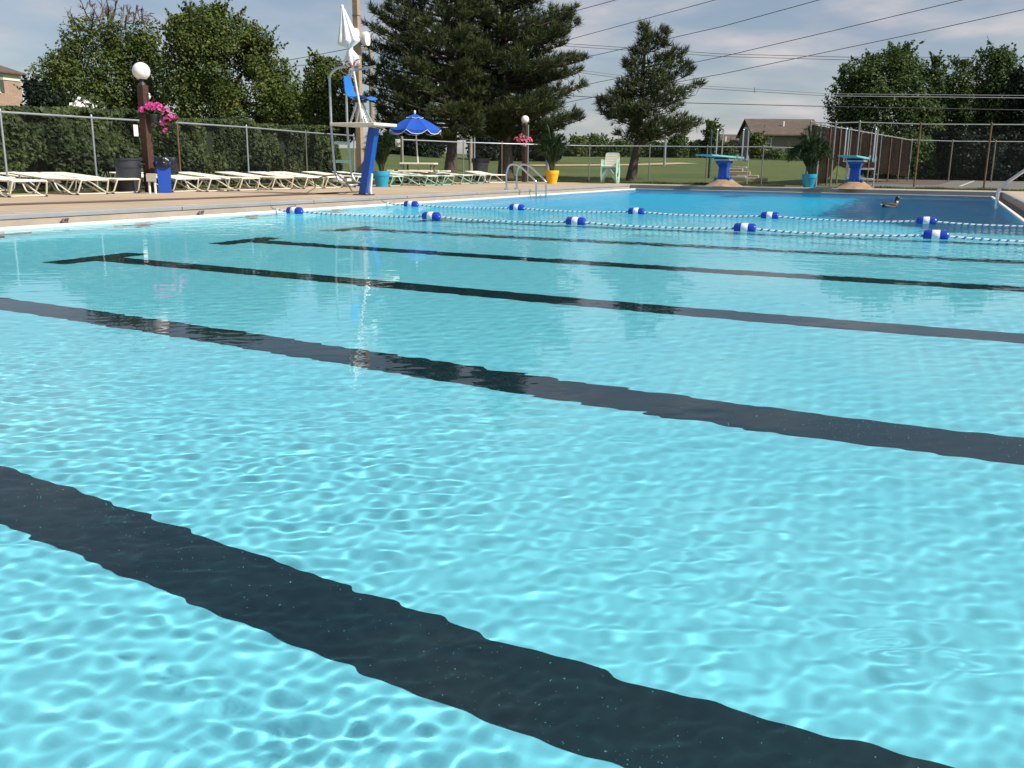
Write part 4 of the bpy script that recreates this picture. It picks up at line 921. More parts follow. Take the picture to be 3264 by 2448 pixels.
# ------------------------------------------------------------------ lamps and hanging baskets
def lamp(label, base, ytop, gy, gr, wd):
    root = thing('globe_lamp', label, 'lamp post', base, group='brown globe lamp posts')
    zt = ZAT(base, ytop); zg = ZAT(base, gy)
    mb = MB(); mb.box((base[0], base[1], (zt+.1)/2), (wd, wd, zt-.1), rz=R(3)); mb.build('post', M['brownpost'], root, bevel=.008)
    mb = MB(); mb.lathe([(wd*.46, -.002), (wd*.42, .03), (wd*.25, .06), (wd*.22, .10), (wd*.42, .125), (wd*.42, .15)], (base[0], base[1], zt), 16); mb.build('fitter', M['iron'], root, True)
    mb = MB(); mb.ball((base[0], base[1], zg), gr, 28, 18, z0=-.88); mb.build('globe', M['globe'], root, True)
L1 = G(480, 613, .15); lamp('nearer brown timber lamp post with a white globe, beside the trash bins', L1, 272, 227, .168, .155)
L2 = G(1671, 580, .15); lamp('farther brown timber lamp post with a white globe, behind the pool ladder', L2, 396, 381, .142, .15)
mb = MB(); q = L2+RH*.12-FH*.06; mb.tube([(q[0], q[1], .15), (q[0], q[1], ZAT(L2, 398))], .022, 8); tag(mb.build('conduit_pipe', M['rail'], None, True), 'pale conduit pipe running up beside the farther brown lamp post', 'pipe')
p = AT(476, 420, 36); g = .13; fl = thing('globe_lamp', 'small white globe lamp on a thin metal pole, peeking from behind the nearer lamp post', 'lamp post', (p[0], p[1], g))
zg = AT(476, 307, 36)[2]; mb = MB(); mb.tube([(p[0], p[1], g), (p[0], p[1], zg-.1)], .045, 10); mb.build('pole', M['rail'], fl, True); mb = MB(); mb.ball((p[0], p[1], zg), .155, 20, 14, z0=-.85); mb.build('globe', M['globe'], fl, True)

def basket(label, c, pr, pot_h, cl, petals, trail, sz, hang):
    root = thing('hanging_basket', label, 'flower basket', c, group='hanging flower baskets')
    mb = MB(); mb.lathe([(pr*.68, -pot_h), (pr*.72, -pot_h+.01), (pr, -.03), (pr*1.05, -.03), (pr*1.05, 0), (pr*.95, 0), (pr*.9, -.03), (0, -.035)], c, 18); mb.build('pot', M['grey'], root, True)
    mb = MB()
    for k in range(3): a = k*2.1; mb.tube([c+np.array([math.cos(a)*pr, math.sin(a)*pr, 0]), c+np.array([0, 0, hang])], .004, 4)
    mb.build('hanger', M['iron'], root)
    P, Nn, PP, PN = [], [], [], []
    for (o, r, n, pn) in cl:
        o = c+RH*o[0]+np.array([0, 0, o[1]])-FH*(o[2] if len(o) > 2 else 0)
        q = rng.normal(0, 1, (n, 3)); q /= np.linalg.norm(q, axis=1, keepdims=True); P.append(o+q*r*(.5+.5*rng.random((n, 1)))); Nn.append(q+rng.normal(0, .4, (n, 3)))
        q = rng.normal(0, 1, (pn, 3)); q[:, 2] = np.abs(q[:, 2])*.7; q = q-FH*.5; q /= np.linalg.norm(q, axis=1, keepdims=True); PP.append(o+q*r*1.05); PN.append(q-FH*.4)
    V, Q = leafcards(np.concatenate(P), np.concatenate(Nn), .030, .65); fastmesh('foliage', V, Q, M['petunia'], root, rng.random(len(Q)))
    PP = np.concatenate(PP); PN = np.concatenate(PN); PN /= np.linalg.norm(PN, axis=1, keepdims=True)
    for mi, m in enumerate(petals):                                  # trumpet blossoms: a ten-sided ruffled cup each
        sel = np.arange(len(PP)) % len(petals) == mi; V = []; F = []
        for p, nn in zip(PP[sel], PN[sel]):
            u = np.cross(nn, [.3, .2, 1.]); u /= np.linalg.norm(u); v = np.cross(nn, u); b = len(V); s_ = sz*(.75+.5*rnd.random()); V.append(p-nn*s_*.5)
            for k in range(10): a = k*.628; V.append(p+(u*math.cos(a)+v*math.sin(a))*s_*(1 if k % 2 else .82)+nn*s_*.1*(k % 2))
            F += [(b, b+1+k, b+1+(k+1) % 10) for k in range(10)]
        fastmesh('blossom', np.array(V), np.array(F), M[m], root)
    return root
c = AT(493, 364, DEP(L1)-.05)+RH*.0
basket('hanging basket of bright pink petunias trailing to the right, on the nearer lamp post', c, .105, .17, [((-.06, .09), .13, 190, 26), ((.06, .09), .12, 170, 26), ((-.20, .05), .10, 80, 14), ((.20, .05), .10, 80, 12), ((.13, .0), .10, 110, 8), ((.26, -.08), .09, 90, 12), ((.19, -.20), .08, 80, 18), ((.20, -.33), .06, 36, 8), ((.36, -.12), .08, 60, 9), ((.42, -.07), .06, 30, 6)], ['pink', 'pink', 'pink', 'pink'], None, .033, .32)
mb = MB(); q = L1.copy(); q[2] = c[2]+.33; mb.tube(arc([q, q+(c-q)*np.array([.5, .5, 0])+np.array([0, 0, .05]), c+np.array([0, 0, .33])], 5, .1), .008, 6); tag(mb.build('basket_hook', M['iron'], None, True), 'dark iron hook on the nearer lamp post carrying the pink basket', 'hook', 'iron basket hooks')
c2 = AT(1667, 447, DEP(L2)-.22)
basket('round hanging basket of coral and cream flowers on the farther lamp post', c2, .16, .14, [((0, .06), .17, 170, 12), ((-.19, 0), .13, 100, 15), ((.19, -.02), .13, 100, 15), ((0, -.08, .1), .15, 120, 24), ((.02, -.19, .08), .09, 50, 9)], ['coral', 'pink', 'coral', 'palepetal'], None, .04, .42)
mb = MB(); q = L2.copy(); q[2] = c2[2]+.42; mb.tube([q, c2+np.array([0, 0, .43])], .009, 6); tag(mb.build('basket_hook', M['iron'], None, True), 'dark iron hook on the farther lamp post carrying the coral basket', 'hook', 'iron basket hooks')

# ------------------------------------------------------------------ bins, electrical box, sign
def can(label, base, rt, rb, h, m, name='trash_can', extra=None):
    root = thing(name, label, 'trash can', base)
    mb = MB(); mb.lathe([(rb, 0), (rb*1.01, .02), (rb+(rt-rb)*.72, h*.72), (rb+(rt-rb)*.72+.012, h*.73), (rb+(rt-rb)*.75+.012, h*.76), (rt*.98, h*.93), (rt*1.04, h*.94), (rt*1.05, h), (rt*.97, h), (rt*.93, h*.9), (rb*.95, .04), (0, .035)], base, 26); mb.build('body', m, root, True)
    for a in (math.atan2(RH[1], RH[0]), math.atan2(-RH[1], -RH[0])):
        mb = MB(); d = np.array([math.cos(a), math.sin(a), 0]); sd = np.array([-d[1], d[0], 0]); b0 = base+d*rt*1.0+np.array([0, 0, h*.84]); mb.tube(arc([b0-sd*.08, b0-sd*.08+d*.05, b0+sd*.08+d*.05, b0+sd*.08], 4, .03), .012, 6); mb.build('handle', m, root, True)
    return root
b1 = G(415, 614, .15); can('dark grey trash can left of the nearer lamp post, facing the pool', b1, .25, .21, .66, M['grey'])
b2 = G(506, 607, .15)-RH*.0+FH*.35; b2[2] = .15
root = thing('trash_can', 'green-rimmed bin wrapped in a black bag behind the nearer lamp post', 'trash can', b2)
mb = MB(); mb.lathe([(.21, 0), (.25, .62), (.27, .64), (.27, .70), (.25, .70), (.2, .04), (0, .03)], b2, 24); mb.build('body', M['greengrey'], root, True)
mb = MB(); mb.lathe([(.275, .69), (.30, .66), (.315, .55), (.30, .42), (.285, .32)], b2, 32, fn=lambda a, z: 1+.05*math.sin(a*7+z*9)+.04*math.sin(a*13)); mb.build('bag', M['bag'], root, True)
b3 = G(514, 615.5, .15); root = thing('recycling_bin', 'bright blue recycling bin behind the grey electrical box', 'bin', b3)
mb = MB(); mb.lathe([(.16, 0), (.17, .02), (.185, .54), (.195, .55), (.195, .6), (.18, .6), (.15, .03), (0, .025)], b3+FH*.22, 4); mb.build('body', M['binblue'], root, bevel=.01)
mb = MB(); mb.lathe([(.205, .60), (.215, .56), (.21, .50)], b3+FH*.22, 16, fn=lambda a, z: .9+.05*math.sin(a*5+z*20)); mb.build('bag', M['bag'], root, True)
b4 = G(1527, 582, .15)+FH*1.3; b4[2] = .15; can('grey trash can with a black liner standing behind the farthest loungers', b4, .29, .23, .80, M['grey'])
mb = MB(); mb.lathe([(.285, .80), (.312, .815), (.315, .74), (.31, .68)], b4, 30, fn=lambda a, z: 1+.02*math.sin(a*9)+.015*math.sin(a*17+z*30)); tag(mb.build('bin_liner', M['bag'], None, True), 'black liner folded over the rim of the grey can by the farthest loungers', 'bin liner')
e = G(502, 616, .15)-FH*.25; e[2] = .15
root = thing('electrical_box', 'beige electrical box on two white conduit legs by the nearer lamp post', 'electrical box', e)
mb = MB(); mb.box((e[0], e[1], .15+.30), (.17, .11, .16), rz=math.atan2(RH[1], RH[0])+.3); mb.build('box', M['boxgrey'], root, bevel=.008)
mb = MB(); mb.box((e[0]-FH[0]*.06, e[1]-FH[1]*.06, .15+.30), (.15, .012, .14), rz=math.atan2(RH[1], RH[0])+.3); mb.build('cover', M['boxgrey'], root, bevel=.004)
for k in (-.05, .06): mb = MB(); q = e+RH*k; mb.tube([(q[0], q[1], .15), (q[0], q[1], .40)], .022, 8); mb.build('leg', M['white'], root, True)
d_ = ray(433, 416); mb = MB(); pt = CAM+d_*float(((hp0-CAM)@hn+.03)/(d_@hn))
zc1 = ZAT(pt, 416); mb.box((pt[0], pt[1], zc1), (.15, .006, ZAT(pt, 398)-ZAT(pt, 435)), rz=math.atan2(hd[1], hd[0])); tag(mb.build('sign', M['white'], None, bevel=.002), 'plain white sign fixed behind the fence wire left of the nearer lamp post', 'sign')
pt = AT(1268, 456, 30.6); mb = MB(); mb.box(pt, (.16, .01, .24), rz=math.atan2(RH[1], RH[0])); tag(mb.build('sign', M['white'], None, bevel=.002), 'small white notice by the corner post left of the parasol', 'sign')

# ------------------------------------------------------------------ loungers
def make_chaise(name, label, fm, sm):
    root = thing(name, label, 'lounger', (0, 0, 0), group='loungers along the pool deck', local=True)
    hw = .30; H = .265
    mb = MB(); lp = arc([(-1.86, -hw, H+.10), (-.85, -hw, H+.01), (-.02, -hw, H), (.0, -hw, H), (.0, hw, H), (-.02, hw, H), (-.85, hw, H+.01), (-1.86, hw, H+.10)], 4, .07); mb.tube(lp+[lp[0]], .0145, 8)
    mb.build('frame', fm, root, True)
    mb = MB(); n = 30
    for i in range(n):
        x = -.05-i*(1.78/(n-1)); z = H+.012+(max(0, -x-.85)*.089)
        mb.box((x, 0, z+.004*math.sin(i*1.7)), (.052, 2*hw+.03, .010))
    mb.build('strap_seat', sm, root, bevel=.003)
    for sg in (-1, 1):
        y = sg*hw
        mb = MB(); mb.tube(arc([(.0, y, H-.005), (-.09, y+sg*.03, .02), (-.24, y+sg*.03, .016), (-.42, y+sg*.02, .10), (-.62, y, .20), (-.80, y*.97, H-.005)], 5, .10), .0145, 8); mb.build('leg', fm, root, True)
        mb = MB(); mb.tube(arc([(-1.02, y*.97, H+.01), (-1.20, y+sg*.02, .02), (-1.42, y+sg*.02, .016), (-1.62, y*.97, H+.07)], 5, .08), .0145, 8); mb.build('leg', fm, root, True)
        for xx in (-.10, -.26, -1.22, -1.40): mb = MB(); mb.box((xx, y+sg*.028, .012), (.05, .036, .024)); mb.build('foot_pad', M['black'], root)
    for x_ in (-.10, -1.2): mb = MB(); mb.tube([(x_, -hw-.03, .02), (x_, hw+.03, .02)], .011, 6); mb.build('crossbar', fm, root, True)
    return root
ch = [(101, 628.5, 'cream strap lounger at the left edge, in front of the gap under the hedge', 0), (12, 611, 'cream lounger set back behind the first one at the left picture edge', 0), (208, 611, 'cream lounger set back between the first two front loungers', 0),
      (307, 621, 'cream strap lounger left of the dark grey trash can', 0), (414, 617, 'cream strap lounger in front of the dark grey trash can', 0),
      (601, 612.7, 'first cream lounger right of the blue recycling bin', 0), (705, 611, 'second cream lounger right of the blue recycling bin', 0), (803, 608, 'third cream lounger right of the blue recycling bin', 0),
      (908, 604.5, 'fourth cream lounger right of the blue recycling bin', 0), (1008, 602, 'cream lounger two places left of the lifeguard chair ladder', 0), (1072, 600, 'cream lounger just left of the lifeguard chair ladder', 0), (1166, 597, 'cream lounger directly behind the blue column of the lifeguard chair', 0),
      (1270, 594.5, 'cream lounger just right of the left turquoise pot', 1), (1380, 592.6, 'cream lounger with mint legs in front of the picnic table', 1), (1434, 590.5, 'mint-legged lounger right of the picnic table, below the left tall pine', 1), (1492, 587, 'mint-legged lounger in front of the grey can with the liner', 1), (1540, 585.5, 'mint-legged lounger right below the can with the liner', 1), (1590, 584, 'last lounger of the row, nearest the farther lamp post', 0)]
cA = make_chaise('chaise_lounge', ch[0][2], M['frame'], M['vinyl']); cB = make_chaise('chaise_lounge', ch[12][2], M['mint'], M['mintstrap'])
base_rz = 0.0; first = {0: True, 1: True}
for i, (px, py, lb, kd) in enumerate(ch):
    p = G(px, py, .15); rz = base_rz+R(rnd.uniform(-6, 6))-(R(32) if i == 17 else 0)+(R(4) if kd else 0)
    src = cB if kd else cA
    if first[kd]: src.location = tuple(p); src.rotation_euler = (0, 0, rz); src['label'] = lb; first[kd] = False
    else: copy_tree(src, p, rz, lb)

# ------------------------------------------------------------------ lifeguard chair
B = G(1160, 622, .15); D0 = DEP(B)
def P_(px, py, dd=0.0): return AT(px, py, D0+dd)
ex, ey, ez_ = np.array([1., 0, 0]), np.array([0, 1., 0]), np.array([0, 0, 1.])
zp = ZAT(B, 398)
lc = thing('lifeguard_chair', 'tall lifeguard chair with blue column, white platform and blue seat at the pool edge', 'lifeguard chair', B)
tcol = B+ex*.27; tcol[2] = zp-.06
mb = MB(); ax = (tcol-B)/np.linalg.norm(tcol-B); sx_ = np.cross(ey, ax); M3 = np.stack([sx_, ey, ax], 1); mb.box((B+tcol)/2, (.17, .15, np.linalg.norm(tcol-B)), M3=M3); mb.build('column', M['blue'], lc, bevel=.012)
mb = MB(); mb.box(B+ez_*.012, (.34, .26, .022)); mb.build('base_plate', M['iron'], lc)
for dx_ in (-.13, .13):
    for dy_ in (-.1, .1): mb = MB(); mb.lathe([(.018, 0), (.018, .02), (0, .022)], B+np.array([dx_, dy_, .023]), 6); mb.build('bolt', M['steel'], lc)
mb = MB(); mb.prism([(.085, .024), (.17, .024), (.16, .10), (.20, .42), (.175, .42)], .05, B+ey*.02, ex, ez_, ey); mb.build('gusset', M['white'], lc, bevel=.004)
pc = np.array([B[0]+.02, B[1]+.02, zp]); PXL, PYL = 1.02, .82
mb = MB(); mb.box(pc, (PXL, PYL, .058)); mb.build('platform', M['cream'], lc, bevel=.012)
xr_ = pc[0]-PXL/2-.015; zs_ = .15
for sy in (-.27, .27):
    y = B[1]+sy; x = xr_
    path = [(B[0]-.10, B[1]+sy*.25, .15+.20), (x+.36, y*1.0, .15+.19), (x+.12, y, .15+.24), (x+.02, y, .60), (x-.03, y, zp-.1), (x-.03, y, zp+.92), (x+.14, y, zp+1.04), (x+.66, y, zp+1.10)]
    mb = MB(); mb.tube(arc(path, 7, .16), .024, 10); mb.build('handrail', M['steel'], lc, True)
mb = MB(); mb.tube([(B[0]-.06, B[1], .35), (B[0]-.24, B[1], .35)], .035, 8); mb.build('rail_stub', M['blue'], lc, True)
for py in (455, 514, 574):
    z = ZAT(np.array([xr_, B[1]-.27, 0]), py); mb = MB(); mb.box((xr_+.0, B[1], z), (.10, .50, .055)); mb.build('step', M['white'] if py > 570 else M['mint'], lc, bevel=.006)
sc_ = np.array([B[0]-.06, B[1]+.02, 0]); zs = ZAT(sc_, 314)          # moulded seat
mb = MB(); prof_ = [(-.30, .42), (-.285, .30), (-.25, .14), (-.20, .05), (-.12, .0), (.0, -.005), (.14, .02), (.25, .0), (.29, -.03)]; V = []; F = []
for th in (0, .012):
    for i, (x, z) in enumerate(prof_):
        wv = .165-.05*max(0, (z-.1)/.32) if x < -.15 else .185
        for k in range(9):
            q = -1+2*k/8; V.append((sc_[0]+x+(.03 if x < -.15 else 0)*(q*q)-th*(1 if z > .1 else 0), sc_[1]+q*wv, zs+z+.03*q*q*(1 if x > -.2 else .2)-th*(0 if z > .1 else 1)))
n9 = len(prof_)*9
for i in range(len(prof_)-1):
    for k in range(8):
        a = i*9+k; F += [(a, a+1, a+10, a+9), (n9+a, n9+a+9, n9+a+10, n9+a+1)]
for i in range(len(prof_)-1): F += [(i*9, (i+1)*9, n9+(i+1)*9, n9+i*9), (i*9+8, n9+i*9+8, n9+(i+1)*9+8, (i+1)*9+8)]
for k in range(8): F += [(k, n9+k, n9+k+1, k+1)]; e_ = (len(prof_)-1)*9+k; F += [(e_, e_+1, n9+e_+1, n9+e_)]
mb.add(V, F); mb.build('seat', M['seatblue'], lc, True)
mb = MB(); mb.box((sc_[0], sc_[1], zs-.05), (.2, .2, .05)); mb.build('seat_mount', M['iron'], lc)
for dx_ in (.19, -.19):
    for sy in (-.1, .1):
        mb = MB(); mb.tube([(sc_[0]+.02*np.sign(dx_), sc_[1]+sy*.6, zs-.07), (sc_[0]+dx_+.03, sc_[1]+sy, zp+.03)], .02, 8); mb.build('seat_strut', M['steel'], lc, True)
# closed umbrella in the chair's holder
f0, f1, f2 = P_(1157, 392, -.25), P_(1126, 207, -.25), P_(1091, 27, -.25)
um = thing('closed_umbrella', 'closed white umbrella with red trim tied up on the lifeguard chair', 'umbrella', f0)
ax = (f2-f0)/np.linalg.norm(f2-f0)
mb = MB(); mb.tube([f0, f2], .02, 10); mb.build('pole', M['white'], um, True)
mb = MB(); mb.lathe([(.034, -.05), (.036, 0), (.034, .08), (0, .085)], f0, 10, axis=ax); mb.build('holder', M['steel'], um, True)
q0 = P_(1116, 156, -.25); Lc = np.linalg.norm(f2-q0); side = RH
mb = MB(); pr2 = []
for r, s in ((.045, 0), (.075, .05), (.18, .14), (.192, .18), (.175, .26), (.135, .45), (.085, .70), (.048, .90), (.03, .985), (.022, 1.0)): pr2.append((r, s*Lc))
mb.lathe(pr2, q0, 40, axis=ax, fn=lambda a, z: (1+.16*math.cos(8*a)+.05*math.cos(16*a+2))*(1 if z > .1*Lc else .9)); mb.build('canopy', M['whitefabric'], um, True)
mb = MB(); mb.lathe([(.026, 0), (.035, .03), (.03, .06), (0, .07)], f2, 12, axis=ax); mb.build('finial', M['white'], um, True)
mb = MB(); mb.lathe([(.05, 0), (.058, .02), (.05, .04)], q0-ax*.03, 16, axis=ax); mb.build('tie', M['whitefabric'], um, True)
mb = MB(); mb.lathe([(.075, -.30), (.115, -.24), (.115, -.15), (.075, -.05), (.045, 0)], q0-ax*.01, 40, axis=ax, fn=lambda a, z: 1+(.34*math.cos(5*a+1)+.14*math.cos(11*a))*min(1, -z/.12)); mb.build('ruffle', M['whitefabric'], um, True)
mb = MB(); uq = np.array(Vector(ax).to_track_quat('Z', 'Y').to_matrix()); loop = []
for k in range(60):
    a = 2*math.pi*k/60; rr_ = .105*(1+.36*math.cos(5*a+1)+.14*math.cos(11*a)); loop.append(q0-ax*.01+uq@np.array([rr_*math.cos(a), rr_*math.sin(a), -.26-.05*math.cos(3*a)]))
mb.tube(loop, .014, 5, closed=True); mb.build('red_trim', M['red'], um, True)

# hose across the deck, looping up at the ladder foot
pts = [G(*q, .163) for q in ((-60, 655), (150, 648), (350, 642), (560, 635), (720, 630), (850, 624), (980, 619), (1090, 614), (1150, 611.5))]
pts += [G(1178, 609, .163), G(1165, 606, .163)]
o = MB().tube(arc(pts, 4, .5), .017, 8).build('garden_hose', M['hose'], None, True); tag(o, 'long brown hose lying across the left deck to the lifeguard chair', 'hose')
lp = [G(1005, 598, .165)-FH*0, P_(1003, 577, -.4), P_(1022, 565, -.4), P_(1046, 559, -.4), P_(1076, 556.5, -.4), P_(1092, 570, -.4), P_(1108, 588, -.4), G(1122, 609, .165)]
o = MB().tube(arc(lp, 5, .3), .013, 8).build('hose_loop', M['hose'], None, True); tag(o, 'springy loop of dark hose arching up in front of the loungers by the ladder', 'hose')

# ------------------------------------------------------------------ parasol, picnic table
D = 29.3; tb = AT(1336, 521, D); gz = .13; TB = np.array([tb[0], tb[1], gz])
pt_ = thing('picnic_table', 'white picnic table with benches under the blue parasol', 'picnic table', TB)
rz = math.atan2(RH[1], RH[0])+R(-3); ca, sa = math.cos(rz), math.sin(rz); U = np.array([ca, sa, 0]); Vv = np.array([-sa, ca, 0])
zt = tb[2]
mb = MB(); mb.box((TB[0], TB[1], zt), (1.05, .95, .05), rz=rz); mb.build('tabletop', M['cream'], pt_, bevel=.008)
zb_ = ZAT(TB-Vv*.75, 545)
for a_, b_, L in ((0, -.78, 1.02), (0, .78, 1.02)): mb = MB(); c = TB+U*a_+Vv*b_; mb.box((c[0], c[1], zb_), (L, .24, .045), rz=rz); mb.build('bench', M['cream'], pt_, bevel=.008)
for a_ in (-.82, .82): mb = MB(); c = TB+U*a_; mb.box((c[0], c[1], zb_), (.22, .9, .045), rz=rz); mb.build('bench', M['cream'], pt_, bevel=.008)
for sx in (-.42, .42):
    for sy in (-.38, .38): mb = MB(); c = TB+U*sx+Vv*sy; mb.tube([(c[0], c[1], gz), (c[0], c[1], zt-.026)], .028, 8); mb.build('leg', M['olddull'], pt_, True)
mb = MB()
for sx in (-.42, .42): c = TB+U*sx; mb.box((c[0], c[1], zb_-.05), (.05, 1.75, .05), rz=rz)
for sy in (-.38, .38): c = TB+Vv*sy; mb.box((c[0], c[1], zb_-.103), (1.8, .05, .05), rz=rz)
mb.build('bench_frame', M['olddull'], pt_)
pu = thing('parasol', 'open bright blue parasol with white piping above the picnic table', 'parasol', TB)
zr, za_ = ZAT(TB, 419), ZAT(TB, 367); rad = .83; ns = 8
f_ = AT(1322, 362, D); topx = np.array([f_[0], f_[1], za_])
def ringp(r, z, k, ph=R(12)): a = 2*math.pi*k/ns+ph; return np.array([topx[0]+r*math.cos(a), topx[1]+r*math.sin(a), z])
mb = MB(); mb.tube([(TB[0], TB[1], gz), (TB[0]*.5+topx[0]*.5, TB[1]*.5+topx[1]*.5, (gz+za_)/2), topx], .021, 10); mb.build('pole', M['white'], pu, True)
mb = MB(); V = []; F = []; lev = [(.03, 1.0), (.25, .80), (.48, .57), (.68, .33), (.83, .12)]
for r, q in lev:
    for k in range(ns*4):
        kk = k/4; k0 = int(kk); fr_2 = kk-k0; z = zr+(za_-zr)*q
        p = ringp(r, z, k0)*(1-fr_2)+ringp(r, z, k0+1)*fr_2; p[2] -= .05*r*4*fr_2*(1-fr_2); V.append(p)
nn = ns*4
for i in range(len(lev)-1):
    for k in range(nn): F.append((i*nn+k, (i+1)*nn+k, (i+1)*nn+(k+1) % nn, i*nn+(k+1) % nn))
b = len(V)
for k in range(nn):
    p = V[(len(lev)-1)*nn+k].copy(); fq = (k % 4)/4; p[2] -= .075+.03*(4*fq*(1-fq)) if k % 4 else .025; V.append(p)
for k in range(nn): F.append(((len(lev)-1)*nn+k, b+k, b+(k+1) % nn, (len(lev)-1)*nn+(k+1) % nn))
mb.add(V, F); cn_ = mb.build('canopy', M['canvas'], pu)
mb = MB(); mb.tube([V[b+k]*1.0 for k in range(nn)], .010, 5, closed=True); mb.build('piping', M['white'], pu, True)
mb = MB(); V2 = [topx+np.array([0, 0, .045])]; 
for k in range(nn):
    kk = k/4; k0 = int(kk); fq = kk-k0; p = ringp(.27, za_-.07, k0)*(1-fq)+ringp(.27, za_-.07, k0+1)*fq; p[2] -= .03*4*fq*(1-fq); V2.append(p)
mb.add(V2, [(0, 1+k, 1+(k+1) % nn) for k in range(nn)]); mb.build('vent_cap', M['canvas'], pu)
mb = MB(); mb.tube(V2[1:], .008, 5, closed=True); mb.build('piping', M['white'], pu, True)
mb = MB(); mb.lathe([(.02, .02), (.03, .06), (.035, .10), (.02, .14), (0, .145)], topx, 12); mb.build('finial', M['white'], pu, True)
for k in range(ns): mb = MB(); mb.tube([topx-ez_*.05, ringp(.82, zr+(za_-zr)*.10, k)], .009, 5); mb.build('rib', M['steel'], pu)

# ------------------------------------------------------------------ planters with palms
def palm(label, base, h, spread, n, potlabel, pm, rt, ph, canes=9, seed=1, droop=.5):
    r_ = random.Random(seed); pr = thing('planter_pot', potlabel, 'planter', base, group='round planter pots')
    mb = MB(); mb.lathe([(rt*.68, 0), (rt*.69, .01), (rt*.93, ph*.70), (rt*.97, ph*.705), (rt, ph*.98), (rt*.99, ph), (rt*.9, ph), (rt*.88, ph*.9), (0, ph*.89)], base, 30); mb.build('pot', pm, pr, True)
    mb = MB(); mb.lathe([(rt*.88, ph*.905), (rt*.4, ph*.93), (0, ph*.935)], base, 24); mb.build('soil', M['soil'], pr, True)
    b = base+ez_*ph*.92; root = thing('palm_plant', label, 'palm', b, group='palms in planter pots')
    st = MB(); V = []; Q = []; T = []
    for i in range(n):
        a = r_.random()*6.283; tilt = r_.random()**.9; hh = h*(.62+.38*r_.random())*(1-.25*tilt); sp = spread*(.25+.75*tilt)
        o = np.array([math.cos(a), math.sin(a), 0]); q0 = b+o*.05*r_.random(); c1 = b+o*sp*.26+ez_*hh*.42; c2 = b+o*sp*.55+ez_*hh*1.0; e = b+o*sp+ez_*hh*(1.0-droop*tilt)
        pts = [(1-t)**3*q0+3*t*(1-t)**2*c1+3*t*t*(1-t)*c2+t**3*e for t in np.linspace(0, 1, 15)]
        st.tube(pts, [.010*(1-.75*t) for t in np.linspace(0, 1, 15)], 5)
        sd = np.cross(o, ez_)
        for k in range(3, 15):
            for s in (-1, 1):
                for sub in (0, .5):
                    p = pts[k]*(1-sub)+pts[min(k+1, 14)]*sub; d = pts[min(k+1, 14)]-pts[k-1]; d /= np.linalg.norm(d)+1e-9
                    ln = .25*h/1.3*(1-.5*abs((k-9)/7))*(.8+.4*r_.random()); dv = sd*s*.62+d*.85+ez_*(.22-.42*r_.random()); dv /= np.linalg.norm(dv)
                    wv = np.cross(dv, ez_); wv = wv/np.linalg.norm(wv)*.011; bb = len(V)
                    V += [p, p+dv*ln*.45+wv-ez_*.0, p+dv*ln-ez_*ln*.08, p+dv*ln*.45-wv]; Q.append((bb, bb+1, bb+2, bb+3)); T.append(r_.random())
    fastmesh('frond', np.array(V), np.array(Q), M['palm'], root, T); st.build('stem', mat('palm_cane', (.06, .085, .03), .6), root, True)
p1 = G(1217, 595.5, .15); palm('bushy palm in the turquoise pot behind the lifeguard chair', p1, 1.2, .50, 60, 'turquoise pot right behind the lifeguard chair column', M['turq'], .225, .41, seed=3, droop=.15)
p2 = G(1759, 585, .15); palm('arching palm in the yellow pot near the far corner of the pool', p2, 1.5, .62, 56, 'yellow pot beside the farther lamp post', M['yellow'], .235, .43, seed=5, droop=.25)
p3 = G(2578, 597.5, .15); palm('spreading palm in the turquoise pot between the diving boards', p3, 1.6, .78, 60, 'turquoise pot between the two diving boards', M['turq'], .245, .42, seed=8, droop=.5)

# ------------------------------------------------------------------ stack of chairs
def make_armchair(label):
    root = thing('armchair', label, 'chair', (0, 0, 0), group='stacked mint chairs', local=True)
    for s in (-1, 1):
        x = s*.27; mb = MB(); mb.tube(arc([(x, .25, .40), (x, .27, .02), (x, -.18, .02), (x, -.24, .34), (x, -.22, .60), (x, .22, .62), (x, .25, .40), (x, .255, .34)], 6, .08), .014, 8); mb.build('side_frame', M['mint'], root, True)
    mb = MB(); mb.tube(arc([(-.235, .20, .40), (-.235, -.16, .37), (-.235, -.32, .86), (.235, -.32, .86), (.235, -.16, .37), (.235, .20, .40)], 6, .09), .013, 8); mb.build('back_frame', M['mint'], root, True)
    for y_, z_ in ((.25, .40), (-.2, .37)): mb = MB(); mb.tube([(-.27, y_, z_), (.27, y_, z_)], .013, 8); mb.build('crossbar', M['mint'], root, True)
    mb = MB(); mb.tube(arc([(-.26, .26, .06), (0, .23, .385), (.26, .26, .06)], 5, .05), .012, 8); mb.build('brace', M['mint'], root, True)
    mb = MB()
    for i in range(7): mb.box((0, .20-i*.055, .408-i*.004), (.50, .046, .012))
    mb.build('seat', M['mintstrap'], root, bevel=.003)
    mb = MB(); th = math.atan2(.16, .49); M3 = np.array([[1, 0, 0], [0, math.cos(th), -math.sin(th)], [0, math.sin(th), math.cos(th)]])
    for i in range(8):
        q = i/7; mb.box((0, -.175-.135*q, .42+.40*q), (.48, .012, .048), M3=M3)
    mb.build('backrest', M['mintstrap'], root, bevel=.003)
    return root
sp = G(1945, 585, .15); fdir = -FH*.95-RH*.31; rzc = math.atan2(-fdir[0], fdir[1])
sl = ['bottom chair of the mint stack by the low fence', 'second chair up in the mint stack by the low fence', 'middle chair of the mint stack by the low fence', 'chair just under the topmost of the mint stack by the low fence', 'topmost mint chair of the stack, its ivory straps fully in view']
c0 = make_armchair(sl[0]); c0.location = tuple(sp); c0.rotation_euler = (0, 0, rzc)
for i in range(1, 5): copy_tree(c0, sp+ez_*.047*i+fdir*.022*i, rzc, sl[i])

